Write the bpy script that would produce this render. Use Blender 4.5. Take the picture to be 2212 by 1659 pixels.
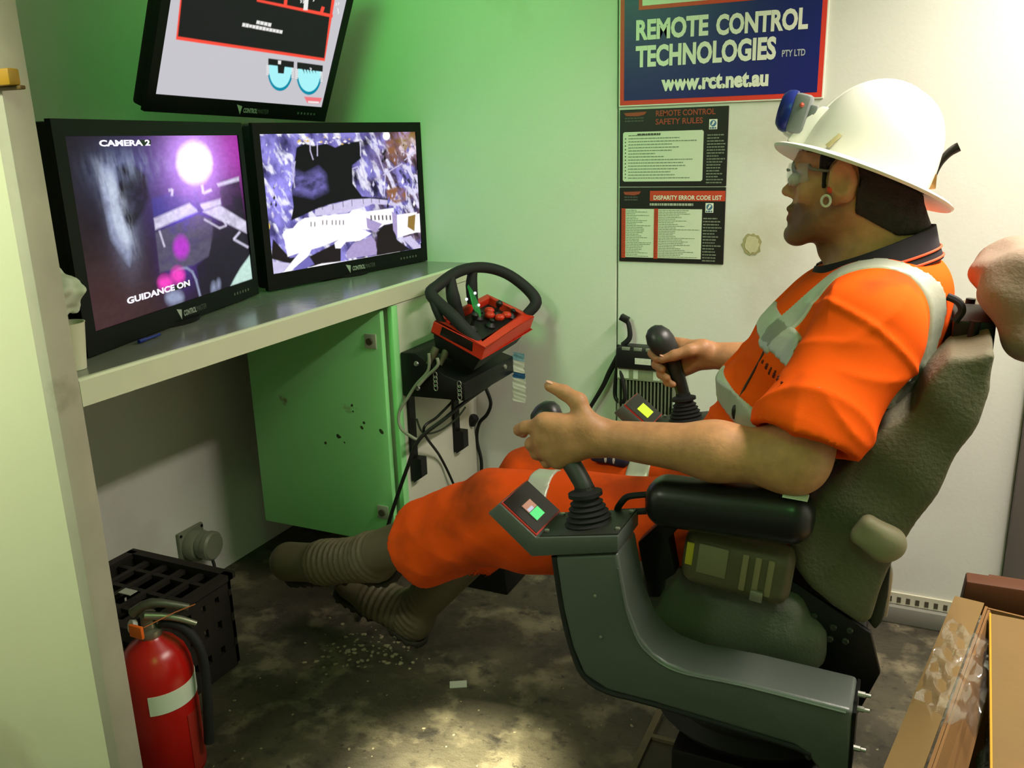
import bpy, bmesh, math, random
import numpy as np
from mathutils import Vector, Matrix
random.seed(7); np.random.seed(7)
for o in list(bpy.data.objects): bpy.data.objects.remove(o)
SC = bpy.context.scene; COL = SC.collection
# ------------------------------------------------------------------ camera
FPX, CX, CY, CAMH = 1900.0, 1106.0, 829.5, 1.35
_d = np.array([194, 6795, FPX]); _d = _d/np.linalg.norm(_d)
_Y = np.array([912, -564, FPX]); _Y = _Y-_d*(_Y@_d); _Y = _Y/np.linalg.norm(_Y)
ROT = np.array([np.cross(_Y, -_d), _Y, -_d])          # camera(x right, y down, z fwd) -> room axes
cam = bpy.data.objects.new('camera', bpy.data.cameras.new('camera')); COL.objects.link(cam)
cam.data.sensor_fit = 'HORIZONTAL'; cam.data.sensor_width = 36; cam.data.lens = FPX/2212*36
cam.data.clip_start = 0.02
_m = Matrix.Identity(4)
for i in range(3):
    _m[i][0] = ROT[i][0]; _m[i][1] = -ROT[i][1]; _m[i][2] = -ROT[i][2]
_m[2][3] = CAMH; cam.matrix_world = _m
SC.camera = cam
# ------------------------------------------------------------------ colour management, world, lamps
SC.view_settings.view_transform = 'Standard'; SC.view_settings.look = 'None'
SC.view_settings.gamma = 1; SC.view_settings.exposure = 0.0; SC.view_settings.use_curve_mapping = False
w = bpy.data.worlds.new('world'); SC.world = w; w.use_nodes = True
w.node_tree.nodes['Background'].inputs[0].default_value = (.5, .55, .45, 1)
w.node_tree.nodes['Background'].inputs[1].default_value = 0.02
def lamp(name, kind, loc, power, col, target=None, size=.3, size_y=None, spot=60, blend=.5, spread=180):
    l = bpy.data.lights.new(name, kind); l.energy = power; l.color = col
    if kind == 'AREA':
        l.shape = 'RECTANGLE'; l.size = size; l.size_y = size_y or size; l.spread = math.radians(spread)
    else:
        l.shadow_soft_size = size
    if kind == 'SPOT': l.spot_size = math.radians(spot); l.spot_blend = blend
    o = bpy.data.objects.new(name, l); COL.objects.link(o); o.location = loc
    if target is not None:
        o.rotation_euler = (Vector(target)-Vector(loc)).to_track_quat('-Z', 'Y').to_euler()
    return o
lamp('ceiling_tube_light', 'AREA', (0.47, 1.76, 2.10), 43, (1, .88, .78), None, .12, 1.25, spread=150)
lamp('green_spot_light', 'SPOT', (-1.15, 1.20, 2.17), 66, (.14, 1, .18), (-1.42, 2.466, 1.50), .30, spot=92, blend=1)  # unseen green source, placed for the green cast on the back wall
lamp('green_fill_light', 'POINT', (0.10, 0.00, 2.12), 11, (.26, 1, .22), size=.15)  # added green fill behind the view, no fixture in the room
lamp('floor_pool_spot', 'SPOT', (-0.75, 0.55, 2.12), 1900, (1, .93, .68), (-0.82, 1.37, 0), .05, spot=14.5, blend=1)  # unseen spot added to throw the bright pool on the floor
lamp('partition_fill_light', 'AREA', (-1.40, -0.10, 2.10), 11, (.96, 1, .76), (-1.85, 0.95, 1.0), .6, .12, spread=105)  # added fill aimed at the partition to brighten its front

# ------------------------------------------------------------------ helpers: pixels of the 2212x1659 frame to room points
CAM = np.array([0, 0, CAMH])
def ray(u, v): return ROT@np.array([u-CX, v-CY, FPX])
def at(u, v, axis, val):
    r = ray(u, v); t = (val-CAM[axis])/r[axis]; return CAM+t*r
def aty(u, v, Y): return at(u, v, 1, Y)
def atx(u, v, X): return at(u, v, 0, X)
def atz(u, v, Z=0): return at(u, v, 2, Z)
def V3(p): return Vector((float(p[0]), float(p[1]), float(p[2])))
def lin(r, g, b):
    f = lambda c: (c/255/12.92) if c/255 <= .04045 else ((c/255+.055)/1.055)**2.4
    return (f(r), f(g), f(b))
# ------------------------------------------------------------------ materials
MATS = {}
def mat(name, col, rough=.55, metal=0, var=0, scale=20, bump=0, bscale=60, emit=None, strength=0, spec=.4,
        dark=None, dscale=6, dlo=.55, dhi=.7, transmission=0, alpha=1, coords='Object', stretch=(1, 1, 1), sheen=0):
    if name in MATS: return MATS[name]
    m = bpy.data.materials.new(name); m.use_nodes = True; nt = m.node_tree; n = nt.nodes; L = nt.links
    b = n['Principled BSDF']
    b.inputs['Roughness'].default_value = rough; b.inputs['Metallic'].default_value = metal
    b.inputs['Specular IOR Level'].default_value = spec
    b.inputs['Base Color'].default_value = (*col, 1)
    if transmission: b.inputs['Transmission Weight'].default_value = transmission
    if sheen: b.inputs['Sheen Weight'].default_value = sheen
    b.inputs['Alpha'].default_value = alpha
    if emit: b.inputs['Emission Color'].default_value = (*emit, 1); b.inputs['Emission Strength'].default_value = strength
    tc = n.new('ShaderNodeTexCoord'); mp = n.new('ShaderNodeMapping'); mp.inputs['Scale'].default_value = stretch
    L.new(tc.outputs[coords], mp.inputs['Vector'])
    src = None
    if var:
        t = n.new('ShaderNodeTexNoise'); t.inputs['Scale'].default_value = scale; t.inputs['Detail'].default_value = 5
        L.new(mp.outputs[0], t.inputs['Vector'])
        mx = n.new('ShaderNodeMix'); mx.data_type = 'RGBA'
        mx.inputs['A'].default_value = (*[c*(1-var) for c in col], 1); mx.inputs['B'].default_value = (*[min(1, c*(1+var)) for c in col], 1)
        L.new(t.outputs['Fac'], mx.inputs['Factor']); src = mx.outputs['Result']
    if dark is not None:
        t = n.new('ShaderNodeTexNoise'); t.inputs['Scale'].default_value = dscale; t.inputs['Detail'].default_value = 7
        L.new(mp.outputs[0], t.inputs['Vector'])
        rp = n.new('ShaderNodeMapRange'); rp.inputs['From Min'].default_value = dlo; rp.inputs['From Max'].default_value = dhi
        L.new(t.outputs['Fac'], rp.inputs['Value'])
        mx = n.new('ShaderNodeMix'); mx.data_type = 'RGBA'
        if src is not None: L.new(src, mx.inputs['A'])
        else: mx.inputs['A'].default_value = (*col, 1)
        mx.inputs['B'].default_value = (*dark, 1); L.new(rp.outputs[0], mx.inputs['Factor']); src = mx.outputs['Result']
    if src is not None: L.new(src, b.inputs['Base Color'])
    if bump:
        t = n.new('ShaderNodeTexNoise'); t.inputs['Scale'].default_value = bscale; t.inputs['Detail'].default_value = 4
        L.new(mp.outputs[0], t.inputs['Vector'])
        bp = n.new('ShaderNodeBump'); bp.inputs['Strength'].default_value = bump; bp.inputs['Distance'].default_value = .01
        L.new(t.outputs['Fac'], bp.inputs['Height']); L.new(bp.outputs[0], b.inputs['Normal'])
    MATS[name] = m; return m
def emis(name, col, strength=1.0):
    if name in MATS: return MATS[name]
    m = bpy.data.materials.new(name); m.use_nodes = True; b = m.node_tree.nodes['Principled BSDF']
    b.inputs['Base Color'].default_value = (.01, .01, .01, 1); b.inputs['Roughness'].default_value = .25
    b.inputs['Emission Color'].default_value = (*col, 1); b.inputs['Emission Strength'].default_value = strength
    MATS[name] = m; return m

# ------------------------------------------------------------------ mesh helpers
class MB:
    """collects shapes in room coordinates; build() links them as one mesh object"""
    def __init__(s): s.v = []; s.f = []; s.m = []
    def add(s, vs, fs, mi=0):
        o = len(s.v); s.v += [tuple(map(float, p)) for p in vs]; s.f += [tuple(i+o for i in f) for f in fs]; s.m += [mi]*len(fs); return s
    def box(s, lo, hi, mi=0, M=None):
        x0, y0, z0 = lo; x1, y1, z1 = hi
        vs = [(x0, y0, z0), (x1, y0, z0), (x1, y1, z0), (x0, y1, z0), (x0, y0, z1), (x1, y0, z1), (x1, y1, z1), (x0, y1, z1)]
        if M is not None: vs = [M@Vector(p) for p in vs]
        return s.add(vs, [(0, 3, 2, 1), (4, 5, 6, 7), (0, 1, 5, 4), (1, 2, 6, 5), (2, 3, 7, 6), (3, 0, 4, 7)], mi)
    def prism(s, pts, ext, mi=0):
        """pts: 3D polygon; ext: extrusion vector"""
        n = len(pts); e = np.array(ext, float); P = [np.array(p, float) for p in pts]
        return s.add(P+[p+e for p in P], [tuple(range(n))[::-1], tuple(range(n, 2*n))]+[(i, (i+1) % n, n+(i+1) % n, n+i) for i in range(n)], mi)
    def tube(s, pts, r, seg=10, mi=0, cap=True, smooth=0):
        P = [Vector(map(float, p)) for p in pts]
        if smooth: P = catmull(P, smooth)
        k = len(P); R = r if hasattr(r, '__len__') else [r]*k
        if len(R) != k: R = list(np.interp(np.linspace(0, 1, k), np.linspace(0, 1, len(R)), R))
        T = [(P[min(i+1, k-1)]-P[max(i-1, 0)]).normalized() for i in range(k)]
        a = T[0].orthogonal().normalized(); vs = []
        for i in range(k):
            a = (a-T[i]*a.dot(T[i])).normalized(); b = T[i].cross(a)
            for j in range(seg):
                t = 2*math.pi*j/seg; vs.append(P[i]+(a*math.cos(t)+b*math.sin(t))*R[i])
        fs = [(i*seg+j, i*seg+(j+1) % seg, (i+1)*seg+(j+1) % seg, (i+1)*seg+j) for i in range(k-1) for j in range(seg)]
        if cap: fs += [tuple(range(seg))[::-1], tuple((k-1)*seg+j for j in range(seg))]
        return s.add(vs, fs, mi)
    def lathe(s, prof, origin, axis=(0, 0, 1), seg=24, mi=0, sx=1, sy=1, xdir=None):
        """prof: (radius, height) pairs from bottom to top about axis"""
        ax = Vector(axis).normalized(); a = Vector(xdir) if xdir is not None else ax.orthogonal(); a = (a-ax*a.dot(ax)).normalized(); b = ax.cross(a); O = Vector(map(float, origin))
        vs = []
        for r, h in prof:
            for j in range(seg):
                t = 2*math.pi*j/seg; vs.append(O+ax*h+a*(r*sx*math.cos(t))+b*(r*sy*math.sin(t)))
        k = len(prof)
        fs = [(i*seg+j, i*seg+(j+1) % seg, (i+1)*seg+(j+1) % seg, (i+1)*seg+j) for i in range(k-1) for j in range(seg)]
        if prof[0][0] > 1e-6: fs.append(tuple(range(seg))[::-1])
        if prof[-1][0] > 1e-6: fs.append(tuple((k-1)*seg+j for j in range(seg)))
        return s.add(vs, fs, mi)
    def ball(s, c, r, seg=16, mi=0, M=None):
        rx, ry, rz = r if hasattr(r, '__len__') else (r, r, r); k = seg//2; vs = []
        for i in range(k+1):
            ph = math.pi*i/k
            for j in range(seg):
                t = 2*math.pi*j/seg; p = Vector((rx*math.sin(ph)*math.cos(t), ry*math.sin(ph)*math.sin(t), -rz*math.cos(ph)))
                if M is not None: p = M@p
                vs.append(p+Vector(map(float, c)))
        fs = [(i*seg+j, i*seg+(j+1) % seg, (i+1)*seg+(j+1) % seg, (i+1)*seg+j) for i in range(k) for j in range(seg)]
        return s.add(vs, fs, mi)
    def build(s, name, m, parent=None, bevel=0, smooth=False, bseg=2):
        me = bpy.data.meshes.new(name); me.from_pydata(s.v, [], s.f)
        for x in (m if isinstance(m, (list, tuple)) else [m]): me.materials.append(x)
        me.polygons.foreach_set('material_index', s.m)
        bm = bmesh.new(); bm.from_mesh(me)
        bmesh.ops.remove_doubles(bm, verts=bm.verts, dist=1e-6)
        bmesh.ops.recalc_face_normals(bm, faces=bm.faces)
        if bevel:
            es = [e for e in bm.edges if len(e.link_faces) == 2 and e.calc_face_angle(0) > .5]
            bmesh.ops.bevel(bm, geom=es, offset=bevel, segments=bseg, affect='EDGES', profile=.5, clamp_overlap=True)
        bm.to_mesh(me); bm.free()
        if smooth or bevel: shade(me, 40 if not bevel else 35)
        return link(name, me, parent)
def shade(me, deg=40):
    for p in me.polygons: p.use_smooth = True
    try: me.set_sharp_from_angle(angle=math.radians(deg))
    except Exception: pass
def catmull(P, n):
    out = []
    for i in range(len(P)-1):
        p0, p1, p2, p3 = P[max(i-1, 0)], P[i], P[i+1], P[min(i+2, len(P)-1)]
        for j in range(n):
            t = j/n
            out.append(.5*((2*p1)+(p2-p0)*t+(2*p0-5*p1+4*p2-p3)*t*t+(3*p1-p0-3*p2+p3)*t**3))
    return out+[P[-1]]
def link(name, me, parent=None):
    o = bpy.data.objects.new(name, me); COL.objects.link(o)
    if parent is not None:
        o.parent = parent; o.matrix_parent_inverse = world_of(parent).inverted()
    return o
def world_of(o):
    m = o.matrix_basis.copy()
    while o.parent is not None: m = o.parent.matrix_basis@o.matrix_parent_inverse@m; o = o.parent
    return m
def tag(o, label, cat=None, group=None, kind=None):
    o['label'] = label
    if cat: o['category'] = cat
    if group: o['group'] = group
    if kind: o['kind'] = kind
    return o
def thing(name, loc, label, cat, group=None):
    o = bpy.data.objects.new(name, None); COL.objects.link(o); o.location = tuple(map(float, loc)); o.empty_display_size = .05
    return tag(o, label, cat, group)
def text_mb(body, O, U, W, width=None, height=.02, bold=0.0, lift=0, mb=None, mi=0, align='LEFT', thick=0.0004, space=1.0):
    """lettering as flat mesh: O baseline start, U along, W up"""
    c = bpy.data.curves.new('t', 'FONT'); c.body = body; c.size = 1; c.offset = bold; c.resolution_u = 3; c.align_x = 'LEFT'; c.space_character = space
    o = bpy.data.objects.new('t', c); COL.objects.link(o)
    dg = bpy.context.evaluated_depsgraph_get(); me = bpy.data.meshes.new_from_object(o.evaluated_get(dg))
    vs = np.array([v.co[:] for v in me.vertices]); fs = [tuple(p.vertices) for p in me.polygons]
    bpy.data.objects.remove(o); bpy.data.curves.remove(c); bpy.data.meshes.remove(me)
    x0, x1 = vs[:, 0].min(), vs[:, 0].max(); y1 = .70
    sx = (width/(x1-x0)) if width else height/y1
    sy = height/y1
    U = np.array(U, float); W = np.array(W, float); N = np.cross(U, W)
    off = 0 if align == 'LEFT' else -(x1-x0)*sx/2
    P = [np.array(O, float)+U*((v[0]-x0)*sx+off)+W*(v[1]*sy)+N*lift for v in vs]
    mb = mb or MB(); mb.add(P, fs, mi); return mb

# ------------------------------------------------------------------ implicit-surface meshes for soft bodies
def smin(a, b, k):
    h = np.maximum(k-np.abs(a-b), 0)/k; return np.minimum(a, b)-h*h*k*.25
def cone(p, a, b, ra, rb):
    a = np.array(a, np.float32); b = np.array(b, np.float32); ab = b-a
    t = np.clip(((p-a)@ab)/max(ab@ab, 1e-12), 0, 1)
    return np.linalg.norm(p-a-t[:, None]*ab, axis=1)-(ra+(rb-ra)*t)
def ell(p, c, r, M=None):
    q = p-np.array(c, np.float32)
    if M is not None: q = q@np.array(M, np.float32)          # columns of M = local axes
    r = np.array(r, np.float32); k0 = np.linalg.norm(q/r, axis=1); k1 = np.linalg.norm(q/(r*r), axis=1)
    return k0*(k0-1)/np.maximum(k1, 1e-9)
def rbox(p, c, h, r, M=None):
    q = p-np.array(c, np.float32)
    if M is not None: q = q@np.array(M, np.float32)
    q = np.abs(q)-(np.array(h, np.float32)-r)
    return np.linalg.norm(np.maximum(q, 0), axis=1)+np.minimum(q.max(axis=1), 0)-r
def poly2(p2, poly):
    v = np.array(poly, np.float32); n = len(v); d = np.full(len(p2), 1e9, np.float32); s = np.ones(len(p2), np.float32)
    for i in range(n):
        a, b = v[i], v[i-1]; e = b-a; w_ = p2-a
        t = np.clip((w_@e)/(e@e), 0, 1); q = w_-t[:, None]*e; d = np.minimum(d, (q*q).sum(1))
        c1 = p2[:, 1] >= a[1]; c2 = p2[:, 1] < b[1]; c3 = e[0]*w_[:, 1] > e[1]*w_[:, 0]
        s = np.where((c1 & c2 & c3) | (~c1 & ~c2 & ~c3), -s, s)
    return s*np.sqrt(d)
def wob(p, f, seed=0, n=5):
    rs = np.random.RandomState(seed); o = 0
    for i in range(n):
        k = rs.normal(size=3); k = k/np.linalg.norm(k)*f*(.7+.8*rs.rand()); o = o+np.sin(p@k.astype(np.float32)+rs.rand()*6.28)
    return o/n
def sdf_mesh(fn, lo, hi, res, B=8):
    lo = np.array(lo, np.float32); hi = np.array(hi, np.float32)
    nb = np.maximum(np.ceil((hi-lo)/res/B).astype(int), 1); n = nb*B
    bi = np.stack(np.meshgrid(*[np.arange(k) for k in nb], indexing='ij'), -1).reshape(-1, 3)
    cen = lo+(bi*B+B/2)*res
    d = fn(cen.astype(np.float32)); act = np.abs(d) < B*res*.95+.02
    D = np.repeat(np.repeat(np.repeat(np.where(d > 0, 1, -1).astype(np.float32).reshape(nb), B, 0), B, 1), B, 2)
    loc = np.stack(np.meshgrid(*[np.arange(B)]*3, indexing='ij'), -1).reshape(-1, 3)
    idx = (bi[act][:, None, :]*B+loc[None]).reshape(-1, 3)
    for s in range(0, len(idx), 400000):
        ii = idx[s:s+400000]; D[ii[:, 0], ii[:, 1], ii[:, 2]] = fn((lo+ii*res).astype(np.float32))
    D[0] = D[-1] = 1; D[:, 0] = D[:, -1] = 1; D[:, :, 0] = D[:, :, -1] = 1
    S = D < 0
    cs = [S[i:n[0]-1+i, j:n[1]-1+j, k:n[2]-1+k] for i in (0, 1) for j in (0, 1) for k in (0, 1)]
    cnt = np.zeros(cs[0].shape, np.int8)
    for c in cs: cnt += c
    cell = np.argwhere((cnt > 0) & (cnt < 8))
    vid = np.full(cnt.shape, -1, np.int64); vid[tuple(cell.T)] = np.arange(len(cell))
    acc = np.zeros((len(cell), 3)); num = np.zeros(len(cell))
    for ax in range(3):
        o = [a for a in range(3) if a != ax]
        for i in (0, 1):
            for j in (0, 1):
                c0 = cell.copy(); c0[:, o[0]] += i; c0[:, o[1]] += j; c1 = c0.copy(); c1[:, ax] += 1
                a = D[tuple(c0.T)]; b = D[tuple(c1.T)]; m_ = (a < 0) != (b < 0)
                t = np.where(m_, a/np.where(m_, a-b, 1), 0)
                pt = c0.astype(float); pt[:, ax] += t; acc += pt*m_[:, None]; num += m_
    verts = lo+acc/num[:, None]*res
    faces = []
    for ax in range(3):
        o1, o2 = (ax+1) % 3, (ax+2) % 3
        sl0 = [slice(None)]*3; sl1 = [slice(None)]*3; sl0[ax] = slice(0, -1); sl1[ax] = slice(1, None)
        a = S[tuple(sl0)]; b = S[tuple(sl1)]
        e = np.argwhere(a != b); e = e[(e[:, o1] > 0) & (e[:, o2] > 0) & (e[:, o1] < n[o1]-1) & (e[:, o2] < n[o2]-1)]
        ins = a[tuple(e.T)]
        q = []
        for da, db in ((1, 1), (0, 1), (0, 0), (1, 0)):
            c = e.copy(); c[:, o1] -= da; c[:, o2] -= db; q.append(vid[tuple(c.T)])
        q = np.stack(q, 1); q[~ins] = q[~ins][:, ::-1]; faces.append(q)
    faces = np.concatenate(faces); faces = faces[(faces >= 0).all(1)]
    return verts, faces
def sdf_obj(name, fn, lo, hi, res, m, parent=None, colfn=None):
    v, f = sdf_mesh(fn, lo, hi, res)
    me = bpy.data.meshes.new(name)
    me.vertices.add(len(v)); me.vertices.foreach_set('co', v.astype(np.float32).ravel())
    me.loops.add(len(f)*4); me.loops.foreach_set('vertex_index', f.astype(np.int32).ravel())
    me.polygons.add(len(f)); me.polygons.foreach_set('loop_start', np.arange(len(f), dtype=np.int32)*4)
    me.update(calc_edges=True); me.validate()
    for p in (m if isinstance(m, (list, tuple)) else [m]): me.materials.append(p)
    me.polygons.foreach_set('use_smooth', np.ones(len(me.polygons), bool))
    if colfn is not None:
        ca = me.color_attributes.new('tint', 'FLOAT_COLOR', 'POINT'); c = np.ones((len(v), 4), np.float32); c[:, :3] = colfn(v)
        ca.data.foreach_set('color', c.ravel())
    return link(name, me, parent)
# ================================================================== the room
XL, YB, XR, YF, ZC = -2.01, 2.466, 1.25, -1.15, 2.25
WHITE = lin(212, 214, 204)
m_wall = mat('wall_paint', WHITE, .45, var=.05, scale=3, bump=.04, bscale=90, dark=lin(176, 172, 148), dscale=2.2, dlo=.60, dhi=.85, spec=.35)
m_joint = mat('joint_sealant', lin(120, 122, 105), .8)
m_ceil = mat('ceiling_paint', lin(215, 215, 205), .6, var=.04)
m_alu = mat('aluminium_channel', lin(186, 182, 165), .5, .25, var=.18, scale=9, bump=.08, bscale=40, dark=lin(120, 112, 90), dscale=7, dlo=.6, dhi=.8)
def floor_material():
    m = bpy.data.materials.new('muddy_floor'); m.use_nodes = True; nt = m.node_tree; n = nt.nodes; L = nt.links; b = n['Principled BSDF']
    tc = n.new('ShaderNodeTexCoord')
    def noise(s, d=8, rough=.6):
        t = n.new('ShaderNodeTexNoise'); t.inputs['Scale'].default_value = s; t.inputs['Detail'].default_value = d; t.inputs['Roughness'].default_value = rough
        L.new(tc.outputs['Object'], t.inputs['Vector']); return t.outputs['Fac']
    def rng(src, lo, hi):
        r = n.new('ShaderNodeMapRange'); r.inputs['From Min'].default_value = lo; r.inputs['From Max'].default_value = hi; L.new(src, r.inputs['Value']); return r.outputs[0]
    def mix(f, A, B):
        x = n.new('ShaderNodeMix'); x.data_type = 'RGBA'; L.new(f, x.inputs['Factor'])
        for s, k in ((A, 'A'), (B, 'B')):
            if isinstance(s, tuple): x.inputs[k].default_value = (*s, 1)
            else: L.new(s, x.inputs[k])
        return x.outputs['Result']
    c = mix(rng(noise(2.3), .35, .65), lin(46, 42, 30), lin(86, 80, 60))
    c = mix(rng(noise(7.0), .52, .66), c, lin(124, 116, 90))
    c = mix(rng(noise(13), .56, .68), c, lin(38, 34, 24))
    c = mix(rng(noise(45, 4), .60, .72), c, lin(30, 27, 19))
    c = mix(rng(noise(70, 3), .70, .76), c, lin(166, 158, 130))
    L.new(c, b.inputs['Base Color'])
    L.new(rng(noise(5), -.1, .9), b.inputs['Roughness'])
    bp = n.new('ShaderNodeBump'); bp.inputs['Strength'].default_value = .7; bp.inputs['Distance'].default_value = .012
    L.new(noise(26, 10, .7), bp.inputs['Height']); L.new(bp.outputs[0], b.inputs['Normal'])
    return m
def struct(name, mb, m, parent=None, label=None, **k):
    o = mb.build(name, m, parent, **k)
    if parent is None: o['kind'] = 'structure'
    if label: o['label'] = label
    return o
struct('floor', MB().box((XL-.1, YF-.1, -.06), (XR+.1, YB+.1, 0)), floor_material(), label='dirty brown floor covered in dried mud')
struct('ceiling', MB().box((XL-.1, YF-.1, ZC), (XR+.1, YB+.1, ZC+.06)), m_ceil, label='plain white panel ceiling')
wb = struct('wall_back', MB().box((XL-.1, YB+.03, 0), (XR+.1, YB+.08, ZC)), m_joint, label='off-white panelled wall behind the operator')
SEAM = -.807
for x0, x1 in ((XL, SEAM-.0022), (SEAM+.0022, .272), (.276, XR)):
    MB().box((x0, YB, 0), (x1, YB+.03, ZC)).build('panel', m_wall, wb, bevel=.0015, bseg=1)
struct('wall_left', MB().box((XL-.06, YF, 0), (XL, YB+.03, ZC)), m_wall, label='off-white panel wall behind the monitors')
struct('wall_right', MB().box((XR, YF, 0), (XR+.06, YB+.03, ZC)), m_wall, label='off-white panel wall behind the chair')
struct('wall_front', MB().box((XL-.06, YF-.06, 0), (XR+.06, YF, ZC)), m_wall, label='off-white panel wall at the entrance end')
# short partition with an aluminium end channel that closes the left end of the shelf
PX, PY0, PY1 = -1.285, .950, 1.0
struct('wall_partition', MB().box((XL, PY0+.004, 0), (PX-.004, PY1-.004, ZC)), mat('partition_skin', lin(206, 208, 176), .5, var=.05, scale=4, dark=lin(168, 160, 128), dscale=2.5, dlo=.58, dhi=.8), label='cream partition panel beside the shelf')
ch = MB(); ch.prism([(PX-.028, PY0, 0), (PX, PY0, 0), (PX, PY1, 0), (PX-.028, PY1, 0)], (0, 0, ZC))
struct('trim_1', ch, m_alu, label='scuffed aluminium end channel on the partition', bevel=.002)
lt = thing('door_latch', (-1.33, .93, 1.45), 'ochre yellow latch bar on the partition edge', 'latch')
a0, a1 = aty(-40, 150, .943), aty(46, 168, .943)
MB().box((a0[0], .930, a1[2]-.010), (a1[0]-.010, .9495, a1[2]+.014)).build('bar', mat('ochre_paint', lin(178, 132, 22), .45, var=.12), lt, bevel=.003)
MB().box((a0[0]+.02, .9405, a1[2]-.016), (a1[0]-.002, .9497, a1[2]-.0102)).build('keeper', mat('dark_ochre', lin(96, 70, 20), .6), lt, bevel=.0015)
# grey cable channel, perforated strip at the foot of the back wall, door jamb at right
m_grey = mat('grey_trim_paint', lin(122, 122, 112), .55, var=.08)
struct('baseboard_back', MB().box((-1.2, YB-.022, 0), (XR, YB, .052)), m_grey, label='grey cable channel along the floor', bevel=.003)
tr = struct('trim_2', MB().box((-.55, YB-.006, .054), (.55, YB, .088)), mat('strip_plastic', lin(196, 194, 172), .5), label='perforated white strip above the cable channel')
m_hole = mat('slot_dark', lin(70, 66, 50), .9)
for i in range(46):
    x = -.54+i*.0235
    MB().box((x, YB-.0075, .060), (x+.010, YB-.0055, .076)).build('slot', m_hole, tr)
struct('trim_3', MB().box((.272, YB-.03, 0), (.345, YB, ZC)), mat('jamb_grey', lin(112, 104, 100), .5, var=.06), label='dark grey door jamb on the back wall', bevel=.003)
struct('trim_4', MB().box((.345, YB-.018, 0), (.43, YB, ZC)), mat('jamb_grey_light', lin(138, 132, 126), .5, var=.06), label='lighter grey door stile beside the jamb', bevel=.003)
# ceiling batten above the chair, and one added behind the frame as fill
def batten(name, c, ln, col, stg, label, along=0):
    t = thing(name, (c[0], c[1], ZC-.001), label, 'lamp')
    e = np.array([1, 0]) if along == 0 else np.array([0, 1]); s = np.array([e[1], e[0]])
    def bx(nm, l0, l1, hw, z0, z1, m_, bv):
        a_ = np.array(c)+e*l0-s*hw; b_ = np.array(c)+e*l1+s*hw
        MB().box((a_[0], a_[1], z0), (b_[0], b_[1], z1)).build(nm, m_, t, bevel=bv)
    mh = mat('lamp_housing', lin(225, 225, 220), .4)
    bx('housing', -ln/2-.02, ln/2+.02, .045, ZC-.06, ZC-.001, mh, .004)
    p0, p1_ = np.array(c)-e*ln/2, np.array(c)+e*ln/2
    MB().tube([(p0[0], p0[1], ZC-.085), (p1_[0], p1_[1], ZC-.085)], .015, 12).build('tube', emis(name+'_tube', col, stg), t, smooth=True)
    for k in (-1, 1): bx('lamp_holder', k*ln/2-.012, k*ln/2+.012, .018, ZC-.105, ZC-.0605, mh, .003)
batten('ceiling_tube_lamp', (.47, 1.70), 1.3, (1, .90, .78), 3, 'white fluorescent batten on the ceiling above the chair', 1)
batten('partition_fill_batten', (-1.40, -.10), .7, (1, .95, .76), 2, 'unseen fluorescent batten added to brighten the partition')

# ================================================================== shelf
SX, SZ0, SZ1 = -1.285, .925, .974
sh = thing('monitor_shelf', (-1.65, 1.75, .925), 'grey-topped wall shelf carrying the two large monitors', 'shelf')
m_lam = mat('shelf_laminate', lin(122, 124, 114), .20, var=.12, scale=14, spec=.5, bump=.03, bscale=30)
m_edge = mat('shelf_edge_paint', lin(206, 208, 182), .45, var=.04)
MB().box((XL, PY1, SZ0+.006), (SX-.012, YB, SZ1)).build('top_board', m_lam, sh)
MB().prism([(SX-.012, PY1, SZ0), (SX, PY1, SZ0), (SX, PY1, SZ1-.004), (SX-.004, PY1, SZ1), (SX-.012, PY1, SZ1)], (0, YB-PY1, 0)).build('front_lip', m_edge, sh)
MB().box((XL, PY1, .85), (XL+.03, YB, SZ0+.006)).build('wall_batten', m_edge, sh)

# ================================================================== monitors
m_bezel = mat('black_bezel', lin(10, 10, 11), .45, spec=.2)
m_case = mat('black_case', lin(14, 14, 15), .6, spec=.2)
m_logo = mat('logo_silver', lin(170, 178, 168), .5)
m_dim = mat('dim_print', lin(92, 98, 92), .5)
class Screen:
    def __init__(s, O, U, W_, N): s.O, s.U, s.V, s.N = [np.array(q, float) for q in (O, U, W_, N)]
    def uv(s, u, v):
        r = ray(u, v); t = ((s.O-CAM)@s.N)/(r@s.N); q = CAM+t*r-s.O; return q@s.U, q@s.V
    def pt(s, a, b, lift=0): return s.O+s.U*a+s.V*b+s.N*lift
def vnoise(x, y, seed, f):
    rs = np.random.RandomState(seed); g = rs.rand(128, 128); X = x*f+seed*3.7; Y = y*f+seed*1.9
    xi = np.floor(X).astype(int); yi = np.floor(Y).astype(int); fx = X-xi; fy = Y-yi; fx = fx*fx*(3-2*fx); fy = fy*fy*(3-2*fy)
    G = lambda i, j: g[i % 128, j % 128]
    return (G(xi, yi)*(1-fx)+G(xi+1, yi)*fx)*(1-fy)+(G(xi, yi+1)*(1-fx)+G(xi+1, yi+1)*fx)*fy
def fbm(x, y, seed, f, n=4): return sum(vnoise(x, y, seed+k, f*2**k)*.5**k for k in range(n))/sum(.5**k for k in range(n))
def glow_mat():
    if 'screen_glow' in MATS: return MATS['screen_glow']
    m = bpy.data.materials.new('screen_glow'); m.use_nodes = True; n = m.node_tree.nodes; b = n['Principled BSDF']
    b.inputs['Base Color'].default_value = (.004, .004, .004, 1); b.inputs['Roughness'].default_value = .5; b.inputs['Specular IOR Level'].default_value = .12
    a = n.new('ShaderNodeVertexColor'); a.layer_name = 'picture'; m.node_tree.links.new(a.outputs['Color'], b.inputs['Emission Color']); b.inputs['Emission Strength'].default_value = 1
    MATS['screen_glow'] = m; return m
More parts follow.
